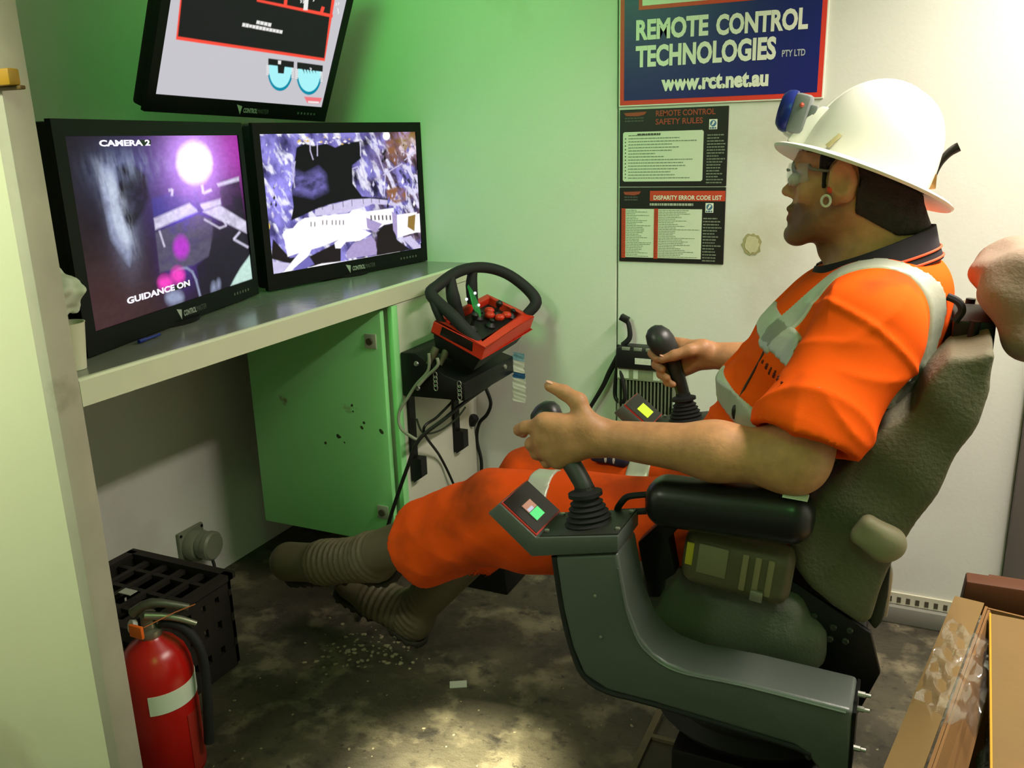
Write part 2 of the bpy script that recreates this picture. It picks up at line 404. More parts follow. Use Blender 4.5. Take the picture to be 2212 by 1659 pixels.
class Pic:
    """a lit picture held as colours of a fine grid over the screen"""
    def __init__(s, S, cols, base, nx=380, ny=228, soft=2.0):
        s.S, s.cols, s.nx, s.ny, s.soft = S, cols, nx, ny, soft
        gx, gy = np.meshgrid(np.linspace(0, S.w, nx+1), np.linspace(0, S.h, ny+1), indexing='ij'); s.P = np.stack([gx.ravel(), gy.ravel()], 1).astype(np.float32)
        s.u, s.v = s.P[:, 0]/S.w, s.P[:, 1]/S.h; s.C = np.tile(np.array(base, np.float32), (len(s.P), 1))
    def glow(s, u, v, ru, rv, col, k=1.0):
        g = np.exp(-(((s.u-u)/ru)**2+((s.v-v)/rv)**2)*2.2)[:, None]; s.C += g*np.array(col, np.float32)*k
    def mix(s, m_, col): s.C += (np.array(col, np.float32)-s.C)*np.clip(m_, 0, 1)[:, None]
    def fill(s, q, mi, soft=None, tex=0):
        q = np.array(q, np.float32); e = (soft or s.soft)*.001; lo, hi = q.min(0)-e*2, q.max(0)+e*2
        ix = np.where((s.P >= lo).all(1) & (s.P <= hi).all(1))[0]
        if len(ix) == 0: return
        d = poly2(s.P[ix], q); a_ = np.clip(.5-d/(2*e), 0, 1)
        if tex: a_ = a_*np.clip(.5+1.6*(fbm(s.u[ix], s.v[ix], 5, 24)-.35), 0, 1)**tex
        c = np.array(s.cols[mi], np.float32); s.C[ix] += (c-s.C[ix])*a_[:, None]
    def build(s, par):
        nx, ny = s.nx, s.ny; v = s.S.O+s.P[:, :1]*s.S.U+s.P[:, 1:]*s.S.V
        i = (np.arange(nx)[:, None]*(ny+1)+np.arange(ny)[None]).ravel(); f = np.stack([i, i+ny+1, i+ny+2, i+1], 1)
        me = bpy.data.meshes.new('screen'); me.vertices.add(len(v)); me.vertices.foreach_set('co', v.astype(np.float32).ravel())
        me.loops.add(len(f)*4); me.loops.foreach_set('vertex_index', f.astype(np.int32).ravel()); me.polygons.add(len(f)); me.polygons.foreach_set('loop_start', np.arange(len(f), dtype=np.int32)*4); me.update(calc_edges=True)
        ca = me.color_attributes.new('picture', 'FLOAT_COLOR', 'POINT'); c = np.ones((len(v), 4), np.float32); c[:, :3] = np.maximum(s.C, 0); ca.data.foreach_set('color', c.ravel())
        me.materials.append(glow_mat()); return link('screen', me, par)
def uvquad(name, pts, uvs, m, parent):
    me = bpy.data.meshes.new(name); me.from_pydata([tuple(map(float, p)) for p in pts], [], [tuple(range(len(pts)))])
    l = me.uv_layers.new(name='UVMap')
    for i, q in enumerate(uvs): l.data[i].uv = q
    me.materials.append(m); return link(name, me, parent)
BZ = dict(l=.026, r=.026, t=.028, b=.042)
def monitor(O, U, Vd, W_, H_, label, foot=True, bz=BZ):
    """O lower left front corner; returns thing and Screen frame of the lit area"""
    O, U, Vd = [np.array(q, float) for q in (O, U, Vd)]; U /= np.linalg.norm(U); Vd /= np.linalg.norm(Vd); N = np.cross(U, Vd)
    M = Matrix(((U[0], Vd[0], N[0], O[0]), (U[1], Vd[1], N[1], O[1]), (U[2], Vd[2], N[2], O[2]), (0, 0, 0, 1)))
    t = thing('monitor', O+U*W_/2-N*.03, label, 'monitor')
    d = .012
    MB().box((.004, .004, -.05), (W_-.004, H_-.004, -d), M=M).build('case', m_case, t, bevel=.008)
    fr = MB()
    o4 = [(0, 0), (W_, 0), (W_, H_), (0, H_)]; i4 = [(bz['l'], bz['b']), (W_-bz['r'], bz['b']), (W_-bz['r'], H_-bz['t']), (bz['l'], H_-bz['t'])]
    for i in range(4):
        j = (i+1) % 4
        fr.prism([M@Vector((*q, -d)) for q in (o4[i], o4[j], i4[j], i4[i])], N*d)
    fr.build('bezel', m_bezel, t)
    sw, shh = W_-bz['l']-bz['r'], H_-bz['t']-bz['b']
    S = Screen(M@Vector((bz['l'], bz['b'], -.004)), U, Vd, N)
    S.w, S.h = sw, shh
    # maker's mark and button legends on the lower bezel
    lx, ly = W_*.50, bz['b']*.30
    MB().prism([M@Vector(q) for q in ((lx-.040, ly+.020, .0003), (lx-.020, ly+.016, .0003), (lx-.023, ly-.006, .0003))], N*.0004).build('logo_mark', m_logo, t)
    text_mb('CONTROL', M@Vector((lx-.013, ly, 0)), U, Vd, .052, .012, .03, .0006).build('lettering', m_logo, t)
    text_mb('MASTER', M@Vector((lx+.041, ly, 0)), U, Vd, .042, .012, 0, .0006).build('lettering', m_dim, t)
    for k in range(6):
        MB().box((W_-.13+k*.014, bz['b']*.42, .0002), (W_-.124+k*.014, bz['b']*.42+.006, .0012), M=M).build('button', m_dim, t)
    if foot:
        c = O+U*W_/2-N*.085; z0 = SZ1+.0005
        MB().lathe([(.001, 0), (.10, 0), (.10, .008), (.03, .014), (.001, .014)], (c[0], c[1], z0), seg=28).build('foot', m_case, t, smooth=True)
        MB().box((W_/2-.035, -(O[2]-z0)+.01, -.085), (W_/2+.035, H_*.5, -.05), M=M).build('stand', m_case, t, bevel=.006)
    return t, S
TEX = [0]
def poly(S, pts, lift, mb, mi=0, px=None):
    q = [S.uv(*(px(*p) if px else p)) for p in pts]
    q = [(min(max(a, 0), S.w), min(max(b, 0), S.h)) for a, b in q]
    if isinstance(mb, Pic): mb.fill(q, mi, tex=TEX[0]); return
    mb.add([S.pt(a, b, lift) for a, b in q], [tuple(range(len(q)))], mi)
def disc(S, c, rx, ry, lift, mb, mi=0, px=None, a0=0, a1=2*math.pi, n=28):
    pts = [(c[0]+rx*math.cos(a0+(a1-a0)*i/n), c[1]+ry*math.sin(a0+(a1-a0)*i/n)) for i in range(n)]
    poly(S, pts, lift, mb, mi, px)
def stroke(S, pts, wpx, lift, mb, mi=0, px=None):
    for a, b in zip(pts[:-1], pts[1:]):
        d = np.array(b, float)-a; nn = np.array([-d[1], d[0]])/max(np.linalg.norm(d), 1e-6)*wpx/2
        poly(S, [np.array(a)+nn, np.array(b)+nn, np.array(b)-nn, np.array(a)-nn], lift, mb, mi, px)
def text_on(S, body, p0, p1, hpx, lift, m, name, parent, px=None, bold=.03):
    a = np.array(S.uv(*(px(*p0) if px else p0))); b = np.array(S.uv(*(px(*p1) if px else p1))); c = np.array(S.uv(*(px(p0[0], p0[1]-hpx) if px else (p0[0], p0[1]-hpx))))
    d = b-a; L_ = np.linalg.norm(d); d /= L_; U = S.U*d[0]+S.V*d[1]; W_ = -S.U*d[1]+S.V*d[0]
    return text_mb(body, S.pt(*a), U, W_, L_, abs((c-a)@np.array([-d[1], d[0]])), bold, lift).build(name, m, parent)
# ---- left monitor: mine camera picture
A = atz(192, 777, SZ1); Bp = atz(562, 637, SZ1)
mon1, S1 = monitor((A[0], A[1], SZ1+.004), (Bp-A), (0, 0, 1), .69, .427, 'black monitor showing CAMERA 2 and a purple-lit mine view', bz=dict(l=.032, r=.02, t=.03, b=.042))
c4 = lambda x, y: (80+x*.3195, 250+y*.3195)
def emat(i, r, g, b, s=1.0): return tuple(c*s for c in lin(r, g, b))
cols = [emat(0, 224, 218, 245), emat(0, 36, 30, 44), emat(0, 200, 232, 222), emat(0, 255, 252, 255, 1.8), emat(0, 150, 158, 190), emat(0, 190, 60, 210), emat(0, 250, 70, 200), emat(0, 92, 86, 110), emat(0, 70, 64, 150), emat(0, 188, 198, 222)]
pic = Pic(S1, cols, lin(34, 27, 36), soft=2.2)
nz = fbm(pic.u, pic.v, 2, 7); pic.C *= (.6+.8*nz)[:, None]
pic.glow(.05, .05, .55, .5, lin(62, 34, 28)); pic.glow(.62, .78, .42, .42, lin(92, 62, 150)); pic.glow(.98, .92, .28, .40, lin(168, 40, 160)); pic.glow(.26, .80, .22, .20, lin(66, 78, 112)); pic.glow(.22, .52, .10, .36, lin(96, 104, 130)); pic.glow(.58, .50, .18, .14, lin(60, 50, 200)); pic.glow(.50, .25, .16, .25, lin(70, 36, 140))
TEX[0] = .35; pic.soft = 7
poly(S1, [(430, 330), (520, 345), (535, 420), (545, 520), (565, 630), (590, 720), (625, 790), (640, 900), (625, 1010), (585, 960), (540, 890), (500, 830), (480, 720), (455, 600), (430, 480)], .0003, pic, 4, c4)
poly(S1, [(470, 380), (512, 385), (530, 500), (560, 640), (600, 760), (625, 850), (610, 900), (545, 800), (505, 690), (480, 540)], .0005, pic, 9, c4)
poly(S1, [(540, 350), (640, 320), (740, 400), (760, 560), (690, 700), (640, 790), (600, 720), (560, 600)], .0003, pic, 1, c4)
pic.soft = 3
poly(S1, [(775, 560), (900, 520), (1050, 570), (1060, 600), (790, 690)], .0003, pic, 8, c4)
poly(S1, [(800, 770), (790, 695), (1030, 590), (1095, 645)], .0005, pic, 0, c4)
poly(S1, [(1095, 600), (1240, 560), (1245, 600), (1130, 640)], .0005, pic, 0, c4)
poly(S1, [(1240, 440), (1365, 420), (1405, 700), (1270, 640), (1235, 520)], .0005, pic, 1, c4)
poly(S1, [(1215, 460), (1365, 412), (1366, 440), (1225, 480)], .0007, pic, 0, c4)
poly(S1, [(1120, 650), (1235, 605), (1412, 715), (1418, 795)], .0007, pic, 0, c4)
poly(S1, [(800, 790), (1090, 665), (1180, 700), (1200, 780), (1160, 950), (1060, 1010), (830, 1060)], .0003, pic, 7, c4)
poly(S1, [(1190, 730), (1420, 805), (1440, 940), (1360, 1060), (1310, 1180), (1120, 1240), (1080, 1020), (1170, 950)], .0004, pic, 1, c4)
TEX[0] = 0
stroke(S1, [(1130, 700), (1235, 760), (1280, 742), (1255, 700)], 9, .0008, pic, 0, c4)
stroke(S1, [(1428, 890), (1330, 835), (1372, 785)], 13, .0008, pic, 0, c4)
stroke(S1, [(828, 780), (862, 885)], 10, .0008, pic, 0, c4)
stroke(S1, [(1060, 470), (1100, 650)], 26, .0008, pic, 8, c4)
stroke(S1, [(1115, 470), (1125, 525), (1180, 500)], 16, .0008, pic, 0, c4)
stroke(S1, [(890, 505), (915, 500), (912, 540)], 14, .0008, pic, 0, c4)
stroke(S1, [(925, 1065), (965, 1035), (1010, 1028), (1050, 1055), (1075, 1110), (1105, 1235)], 13, .0008, pic, 4, c4)
poly(S1, [(1310, 1172), (1335, 1100), (1375, 1030), (1440, 942), (1466, 1116)], .0007, pic, 2, c4)
pic.soft = 9; disc(S1, (975, 890), 52, 75, .0006, pic, 5, c4); disc(S1, (952, 1080), 45, 52, .0009, pic, 6, c4); disc(S1, (868, 1130), 48, 45, .0009, pic, 6, c4); disc(S1, (930, 1230), 60, 50, .0006, pic, 4, c4)
disc(S1, (1195, 1170), 16, 40, .0007, pic, 4, c4); disc(S1, (1228, 1140), 10, 30, .0007, pic, 4, c4)
su_, sv_ = pic.u, pic.v; wall_ = np.exp(-((su_-.195-.16*(.62-sv_))/.042)**2)*np.clip((sv_-.30)*5, 0, 1)*np.clip((.92-sv_)*6, 0, 1)
stk = fbm(su_*3+sv_*.3, sv_*.5, 31, 22, 4); pic.mix(wall_*np.clip((stk-.30)*2.4, 0, 1)*.85, lin(206, 216, 236)); pic.mix(np.exp(-((su_-.30)/.16)**2-((sv_-.84)/.07)**2)*np.clip((stk-.35)*3, 0, 1)*.7, lin(140, 152, 180))
gu, gv = S1.uv(*c4(1065, 318)); pic.glow(gu/S1.w, gv/S1.h, .24, .34, (.9, .45, 1.3)); pic.soft = 14; disc(S1, (1065, 318), 112, 124, .0006, pic, 3, c4)
pic.C *= (.86+.28*fbm(pic.u, pic.v, 9, 60, 2))[:, None]
pic.build(mon1)
m_osd = emis('osd_white', lin(250, 246, 255), 1.0); m_osdb = emis('osd_black', (.004, .004, .005), 1)
for q_ in ([(690, 165), (765, 160), (768, 200), (690, 205)], [(925, 1150), (1030, 1118), (1034, 1150), (928, 1182)]):
    bk = MB(); poly(S1, q_, .0010, bk, 0, c4); bk.build('caption_plate', m_osdb, mon1)
text_on(S1, 'CAMERA 2', (418, 206), (763, 200), 40, .0013, m_osd, 'caption', mon1, c4, .045)
text_on(S1, 'GUIDANCE ON', (607, 1274), (1032, 1146), 42, .0013, m_osd, 'caption', mon1, c4, .045)
# ---- right monitor: loader camera picture
Cc = atz(572, 634, SZ1); Dp = atz(940, 561, SZ1)
mon2, S2 = monitor((Cc[0]+.004, Cc[1]+.012, SZ1+.004), (Dp-Cc), (0, 0, 1), .655, .427, 'black monitor showing a white loader bucket in a mine tunnel', bz=dict(l=.022, r=.022, t=.028, b=.042))
c3 = lambda x, y: (530+x*.229, 250+y*.229)
cols = [emat(0, 252, 248, 255, 1.25), emat(0, 60, 48, 44), emat(0, 176, 160, 210), emat(0, 150, 120, 60), emat(0, 120, 112, 190), emat(0, 212, 204, 240), emat(0, 34, 26, 30), emat(0, 150, 100, 70), emat(0, 236, 200, 90), emat(0, 20, 17, 24)]
pic = Pic(S2, cols, lin(92, 84, 150), soft=1.6)
u_, v_ = pic.u, pic.v
a_ = fbm(u_+.12*v_, v_*.45, 3, 16); b_ = fbm(u_+.3*v_, v_*.4, 11, 30); c_ = fbm(u_, v_, 21, 9)
pic.mix((a_-.40)*4, lin(150, 142, 226)); pic.mix((b_-.52)*6, lin(240, 238, 255)); pic.mix((.40-a_)*6, lin(34, 26, 58))
rt_ = np.clip((u_-.60)*6, 0, 1); pic.mix(rt_*np.clip((c_-.42)*5, 0, .85), lin(104, 78, 84)); pic.mix(rt_*np.clip((b_-.56)*8, 0, 1), lin(226, 222, 250)); pic.mix(rt_*np.clip((.42-b_)*7, 0, .9), lin(40, 30, 40))
pic.glow(.93, .93, .16, .18, lin(150, 104, 40)); pic.glow(.10, .55, .16, .4, lin(70, 66, 130))
poly(S2, [(485, 300), (560, 262), (640, 285), (760, 262), (850, 300), (930, 262), (1075, 240), (1090, 400), (1005, 470), (1012, 640), (1100, 760), (1340, 785), (1330, 840), (1150, 790), (1000, 790), (820, 830), (690, 870), (500, 960), (430, 990), (455, 860), (435, 690), (470, 560), (465, 430)], 0, pic, 9, c3)
TEX[0] = 1.2; pic.soft = 12
poly(S2, [(450, 520), (560, 570), (690, 500), (750, 560), (770, 700), (640, 760), (450, 720)], .0003, pic, 4, c3)
pic.soft = 4
poly(S2, [(1330, 700), (1420, 670), (1530, 690), (1520, 800), (1420, 830), (1340, 780)], .0004, pic, 7, c3)
poly(S2, [(1320, 240), (1390, 230), (1430, 380), (1420, 480), (1360, 400)], .0004, pic, 7, c3)
poly(S2, [(1450, 170), (1640, 160), (1610, 280), (1500, 330), (1450, 260)], .0003, pic, 3, c3)
TEX[0] = 0; pic.soft = 1.6
disc(S2, (1330, 190), 34, 40, .0005, pic, 0, c3); disc(S2, (210, 1045), 24, 34, .0005, pic, 8, c3)
poly(S2, [(655, 945), (660, 885), (830, 835), (1000, 790), (1180, 780), (1330, 795), (1425, 830), (1420, 855), (1330, 840), (1200, 832), (1080, 870), (960, 915)], .0005, pic, 5, c3)
for x, y0, y1 in ((725, 865, 885), (825, 835, 885), (920, 808, 860), (1003, 790, 850), (1110, 785, 830), (1188, 782, 820), (1262, 788, 822), (1370, 808, 835)): stroke(S2, [(x, y0), (x+4, y1)], 5, .0007, pic, 1, c3)
poly(S2, [(240, 1350), (260, 1160), (420, 1340), (620, 1320), (900, 1180), (900, 1380), (620, 1430), (440, 1400)], .0004, pic, 6, c3)
poly(S2, [(350, 1120), (380, 1075), (450, 1060), (490, 1010), (560, 965), (980, 920), (1010, 890), (1060, 880), (1140, 905), (1400, 870), (1400, 1010), (1310, 1030), (1230, 1080), (1100, 1070), (1190, 1110), (1080, 1180), (950, 1190), (900, 1250), (850, 1250), (840, 1200), (880, 1170), (700, 1240), (520, 1290), (400, 1330), (370, 1180)], .0006, pic, 0, c3)
poly(S2, [(950, 1290), (1020, 1200), (1110, 1170), (1190, 1130), (1230, 1190), (1240, 1310), (960, 1350)], .0007, pic, 2, c3)
poly(S2, [(1245, 1100), (1310, 1030), (1390, 1020), (1430, 1170), (1560, 1270), (1240, 1320)], .0005, pic, 6, c3)
poly(S2, [(1140, 960), (1290, 1020), (1230, 1100), (1150, 1060)], .0008, pic, 2, c3)
for x in list(range(1185, 1380, 36)): stroke(S2, [(x, 938), (x+4, 985)], 13, .0009, pic, 1, c3)
for x in (620, 655, 730, 768, 820, 855, 890, 925): stroke(S2, [(x, 1000 if x < 700 else 985), (x, 1045 if x < 700 else 1030)], 9, .0009, pic, 1, c3)
poly(S2, [(1380, 900), (1430, 935), (1435, 1150), (1395, 1080)], .0008, pic, 2, c3)
poly(S2, [(1430, 935), (1618, 910), (1610, 1100), (1435, 1150)], .0009, pic, 0, c3)
poly(S2, [(1535, 950), (1605, 930), (1595, 1090), (1530, 1050)], .0011, pic, 3, c3)
poly(S2, [(1620, 925), (1665, 920), (1660, 1100), (1610, 1100)], .0009, pic, 0, c3)
poly(S2, [(1475, 1155), (1560, 1130), (1680, 1275), (1590, 1292)], .0008, pic, 5, c3)
poly(S2, [(1680, 1210), (1740, 1195), (1742, 1262), (1690, 1272)], .0008, pic, 0, c3)
poly(S2, [(360, 1510), (520, 1280), (630, 1250), (590, 1330), (430, 1500)], .0008, pic, 0, c3)
poly(S2, [(590, 1475), (720, 1395), (1000, 1370), (1455, 1300), (1460, 1318)], .0007, pic, 0, c3)
poly(S2, [(230, 1375), (430, 1392), (350, 1515), (240, 1535)], .0007, pic, 5, c3)
poly(S2, [(440, 1480), (600, 1320), (650, 1400), (580, 1470)], .0005, pic, 4, c3)
for pts in ([(610, 250), (612, 330), (640, 415)], [(678, 245), (680, 380)], [(1085, 250), (1088, 380)], [(1080, 420), (1140, 640), (1200, 745)], [(1010, 500), (1060, 480), (1085, 560), (1095, 680)], [(1240, 330), (1320, 560), (1310, 760)], [(1300, 560), (1480, 450)], [(1600, 340), (1500, 420)], [(1540, 640), (1515, 720), (1520, 800)], [(1590, 640), (1700, 770)], [(470, 430), (450, 560), (465, 680)]): stroke(S2, pts, 9, .0010, pic, 5, c3)
rr = random.Random(3)
for i in range(80):
    x, y = (rr.uniform(130, 430), rr.uniform(250, 980)) if i % 2 else (rr.uniform(1180, 1700), rr.uniform(260, 880))
    a = rr.uniform(8, 26); poly(S2, [(x, y-a*1.6), (x+a*.5, y), (x, y+a), (x-a*.5, y+a*.2)], .00045, pic, rr.choice([0, 5, 5, 6, 4]), c3)
for i in range(40):
    x, y = rr.uniform(450, 1000), rr.uniform(195, 270); a = rr.uniform(8, 20); poly(S2, [(x-a, y), (x, y-a*.7), (x+a, y), (x, y+a*.5)], .00045, pic, rr.choice([0, 5, 4, 8]), c3)
pic.C *= (.90+.2*fbm(pic.u, pic.v, 9, 70, 2))[:, None]
pic.build(mon2)
# ---- upper monitor, tilted down on a wall arm
O3 = np.array([-1.686, 1.602, 1.434]); R3 = np.array([-1.656, 2.262, 1.412])
u3 = (R3-O3)/np.linalg.norm(R3-O3); n0 = np.cross(u3, (0, 0, 1)); v3 = np.array([0, 0, 1])*math.cos(math.radians(21.5))+n0*math.sin(math.radians(21.5)); v3 -= u3*(v3@u3)
mon3, S3 = monitor(O3, u3, v3, .66, .43, 'black wall monitor tilted down showing a grey status page', foot=False)
c1 = lambda x, y: (300+x*.208, y*.208)
cols = [emat(0, 30, 29, 31), emat(0, 252, 78, 62), emat(0, 240, 238, 236), emat(0, 170, 244, 250), emat(0, 10, 140, 170), emat(0, 240, 120, 128), emat(0, 225, 255, 255)]
pic = Pic(S3, cols, lin(200, 198, 205), soft=1.2)
poly(S3, [(385, 410), (470, -400), (2050, -100), (1930, 635)], .0004, pic, 1, c1)
poly(S3, [(405, 378), (480, -360), (2010, -60), (1925, 605)], .0006, pic, 0, c1)
poly(S3, [(1225, -10), (2015, 150), (2012, 185), (1225, 15)], .0008, pic, 1, c1)
stroke(S3, [(1530, -40), (1520, 60)], 34, .0009, pic, 1, c1); stroke(S3, [(1915, 70), (1890, 150)], 34, .0009, pic, 1, c1); stroke(S3, [(1745, -60), (1730, 105)], 44, .0010, pic, 2, c1)
for ox, oy in ((1345, 625), (1645, 665)):
    sh_ = lambda a, b: c1(ox+a, oy+b)
    poly(S3, [(0, -20), (265, 15), (262, 80), (0, 50)], .0006, pic, 0, sh_)
    disc(S3, (122, 120), 128, 200, .0005, pic, 4, sh_, 0, math.pi); disc(S3, (122, 115), 112, 172, .0007, pic, 3, sh_, 0, math.pi)
    poly(S3, [(8, 40), (252, 75), (240, 150), (8, 140)], .0006, pic, 3, sh_); poly(S3, [(0, -10), (265, 20), (262, 80), (0, 48)], .0008, pic, 0, sh_)
    for k in range(6): stroke(S3, [(-20, 55+k*18), (5, 60+k*18)], 9, .0009, pic, 2, sh_); stroke(S3, [(238, 85+k*18), (262, 88+k*18)], 9, .0009, pic, 2, sh_)
poly(S3, [(1440, 670), (1515, 680), (1505, 765), (1445, 760)], .0010, pic, 0, c1); poly(S3, [(1445, 628), (1478, 632), (1475, 668), (1445, 664)], .0012, pic, 2, c1)
for k in range(5): poly(S3, [(1690+k*30, 700), (1712+k*30, 705), (1720+k*30, 765)], .0010, pic, 0, c1)
stroke(S3, [(1775, 705), (1792, 715), (1780, 730)], 8, .0012, pic, 2, c1)
poly(S3, [(1715, 1003), (1905, 1018), (1870, 1078), (1750, 1070)], .0006, pic, 5, c1); poly(S3, [(1755, 1048), (1870, 1056), (1868, 1074), (1760, 1068)], .0008, pic, 2, c1)
rr = random.Random(5)
for (x0, y0, x1, y1) in ((1222, 228, 1380, 262), (1075, 255, 1495, 335)):
    nseg = int((x1-x0)/34)
    for k in range(nseg):
        a, b = k/nseg, (k+.86)/nseg
        stroke(S3, [(x0+(x1-x0)*a, y0+(y1-y0)*a), (x0+(x1-x0)*b, y0+(y1-y0)*b)], 34+rr.uniform(-4, 4), .0009, pic, 2, c1)
for x, y in ((1680, 15), (1705, 18), (2045, 45), (2070, 38), (1810, 0), (2062, 100), (2068, 130)): stroke(S3, [(x, y-16), (x+10, y), (x, y+14)], 9, .0010, pic, 2, c1)
pic.build(mon3)
# wall arm of the upper monitor
cb = S3.pt(S3.w/2, S3.h/2, -.05)
MB().box((cb[0]-.02, cb[1]-.06, cb[2]-.06), (cb[0]+.004, cb[1]+.06, cb[2]+.06)).build('mount_plate', m_case, mon3, bevel=.003)
MB().tube([(cb[0]-.015, cb[1], cb[2]), (XL+.012, cb[1]+.10, cb[2]-.03)], .018, 12).build('arm', m_case, mon3, smooth=True)
MB().box((XL, cb[1]+.04, cb[2]-.10), (XL+.014, cb[1]+.16, cb[2]+.04)).build('wall_plate', m_case, mon3, bevel=.003)
for i, (u_, v_) in enumerate(((335, 256), (640, 262))):
    pass
# metal channel seen in the gap under the upper monitor
g0 = atx(530, 258, -1.80); g1 = atx(700, 268, -1.80)
cr = thing('cable_rail', (-1.83, 2.06, 1.37), 'pale metal rail in the gap under the wall monitor', 'rail')
MB().box((-1.86, g0[1]-.25, 1.36), (-1.80, min(g1[1]+.05, 2.44), 1.412)).build('rail_bar', mat('rail_metal', lin(150, 154, 134), .5, .1), cr, bevel=.004)
MB().box((XL, 2.0, 1.37), (-1.86, 2.03, 1.40)).build('rail_bracket', m_case, cr)
# ================================================================== cabinet under the shelf
CXR, CYF, CZ0 = -1.287, 1.985, .225
cab = thing('control_cabinet', (-1.54, 2.23, CZ0), 'pale green steel cabinet hung in the corner under the shelf', 'cabinet')
CXL = float(aty(549, 900, CYF-.02)[0])
m_cab = mat('cabinet_enamel', lin(146, 224, 146), .42, var=.05, scale=5, dark=lin(120, 118, 84), dscale=9, dlo=.68, dhi=.74, spec=.4)
m_cabd = mat('cabinet_side_enamel', lin(200, 202, 184), .5, var=.06, scale=4, dark=lin(150, 140, 110), dscale=4, dlo=.62, dhi=.8)
MB().box((CXL+.01, CYF+.016, CZ0+.004), (CXR-.001, YB-.001, SZ0-.002)).build('body', m_cabd, cab, bevel=.004)
MB().prism([(CXR-.014, CYF+.001, CZ0+.002), (CXR+.001, CYF+.001, CZ0+.002), (CXR+.001, CYF+.03, CZ0+.002), (CXR-.014, CYF+.03, CZ0+.002)], (0, 0, SZ0-CZ0-.006)).build('corner_post', m_cab, cab, bevel=.002)
door = MB().box((CXL, CYF-.022, CZ0-.004), (CXR-.022, CYF-.002, SZ0-.012)).build('door', m_cab, cab, bevel=.004)
for (u_, v_) in ((802, 737), (829, 1106)):
    p = aty(u_, v_, CYF-.0225); w_ = .020
    MB().box((p[0]-w_, CYF-.027, p[2]-.021), (p[0]+w_*.9, CYF-.0215, p[2]+.021)).build('lock_plate', mat('lock_steel', lin(190, 200, 178), .35, .4), door, bevel=.003)
    MB().lathe([(.0001, .006), (.010, .006), (.010, 0)], (p[0]-.002, CYF-.027, p[2]), (0, -1, 0), 14).build('lock_hole', m_hole, door)
rr = random.Random(11)
for (u_, v_, n_) in ((738, 940, 4), (790, 905, 6)):
    for k in range(n_):
        p = aty(u_+rr.uniform(-42, 34), v_+rr.uniform(-30, 28), CYF-.0225); r_ = rr.uniform(.0025, .0065)
        MB().lathe([(.0001, .0008), (r_*.7, .0007), (r_, 0)], (p[0], CYF-.022, p[2]), (0, -1, 0), 9, sx=1, sy=rr.uniform(.8, 1.7)).build('paint_chip', mat('paint_chip', lin(54, 66, 40), .7), door)

# ================================================================== remote control station on the cabinet side
m_blk = mat('black_plastic', lin(17, 17, 17), .5, spec=.4, var=.2, scale=30)
m_rub = mat('black_rubber', lin(24, 24, 25), .75)
m_stl = mat('black_steel', lin(14, 14, 14), .45, .3)
br = thing('remote_bracket', (-1.2, 2.1, .39), 'black steel wall bracket holding the red remote beside the cabinet', 'bracket')
bx0, bx1, by0, by1 = CXR+.003, -1.088, 2.012, 2.33
hull = MB(); hull.prism([(bx0, by0, .663), (bx1, by0, .667), (bx1, by0, .718), (bx1-.06, by0, .735), (bx0+.05, by0, .79), (bx0, by0, .788)], (0, by1-by0, 0)); hull.build('cradle', m_stl, br, bevel=.003)
for yy in (2.048, 2.308):
    MB().box((bx0-.002, yy-.016, .40), (bx0+.006, yy+.016, .67)).build('strap', m_stl, br)
    MB().prism([(bx0+.006, yy-.016, .395), (bx0+.034, yy-.016, .415), (bx0+.034, yy-.016, .470), (bx0+.006, yy-.016, .470)], (0, .032, 0)).build('strap_foot', m_stl, br)
for (yy, zz) in ((2.05, .76), (2.27, .70), (2.05, .69)): MB().lathe([(.0001, .004), (.006, .004), (.008, 0)], (bx1 if yy > 2.1 else bx0+.05, by0 if yy < 2.1 else yy, zz), (0, -1, 0) if yy < 2.1 else (1, 0, 0), 10).build('bolt', mat('bolt_zinc', lin(170, 172, 165), .35, .8), br)
for (u0, v0) in ((940, 810), (992, 830)):
    p = aty(u0, v0, by0-.004)
    mbx = MB()
    for k in range(4): mbx.tube([p+np.array([.006*math.cos(t), 0, .009*math.sin(t)-k*.012]) for t in np.linspace(0, 6.28, 11)], .0013, 6)
    mbx.build('shackle_chain', mat('bolt_zinc', (0, 0, 0)), br, smooth=True)
# the red hand-held transmitter, tipped towards the operator
rt = thing('remote_transmitter', (-1.13, 2.19, .79), 'red and black remote control box with a black guard hoop', 'remote')
fB = np.array([-1.058, 2.034, .786]); fA = np.array([-1.197, 2.034, .843]); fC = np.array([-1.058, 2.340, .812])
eu = (fB-fA)/np.linalg.norm(fB-fA); ev = fC-fB; ev -= eu*(ev@eu); LV = np.linalg.norm(ev); ev /= LV; ew = np.cross(eu, ev); LU = .165
def rl(a, b, c): return fA+eu*a+ev*b+ew*c
m_red = mat('red_plastic', lin(196, 44, 22), .42, var=.08, scale=18, dark=lin(110, 30, 18), dscale=16, dlo=.6, dhi=.75)
lw = MB(); lw.add([rl(a, b, c) for c, k in ((-.055, .02), (0, .004)) for a, b in ((k, k), (LU-k, k), (LU-k, LV-k), (k, LV-k))], [(0, 3, 2, 1), (4, 5, 6, 7), (0, 1, 5, 4), (1, 2, 6, 5), (2, 3, 7, 6), (3, 0, 4, 7)]); lw.build('lower_case', m_blk, rt, bevel=.006)
def ring(mb, o, i, c0, c1):
    for k in range(4):
        j = (k+1) % 4
        mb.prism([rl(*o[k], c0), rl(*o[j], c0), rl(*i[j], c0), rl(*i[k], c0)], ew*(c1-c0))
o4 = [(0, 0), (LU, 0), (LU, LV), (0, LV)]; i4 = [(.022, .022), (LU-.026, .022), (LU-.026, LV-.022), (.022, LV-.022)]
rb = MB(); ring(rb, o4, i4, 0, .043); rb.build('red_rim', m_red, rt, bevel=.007)
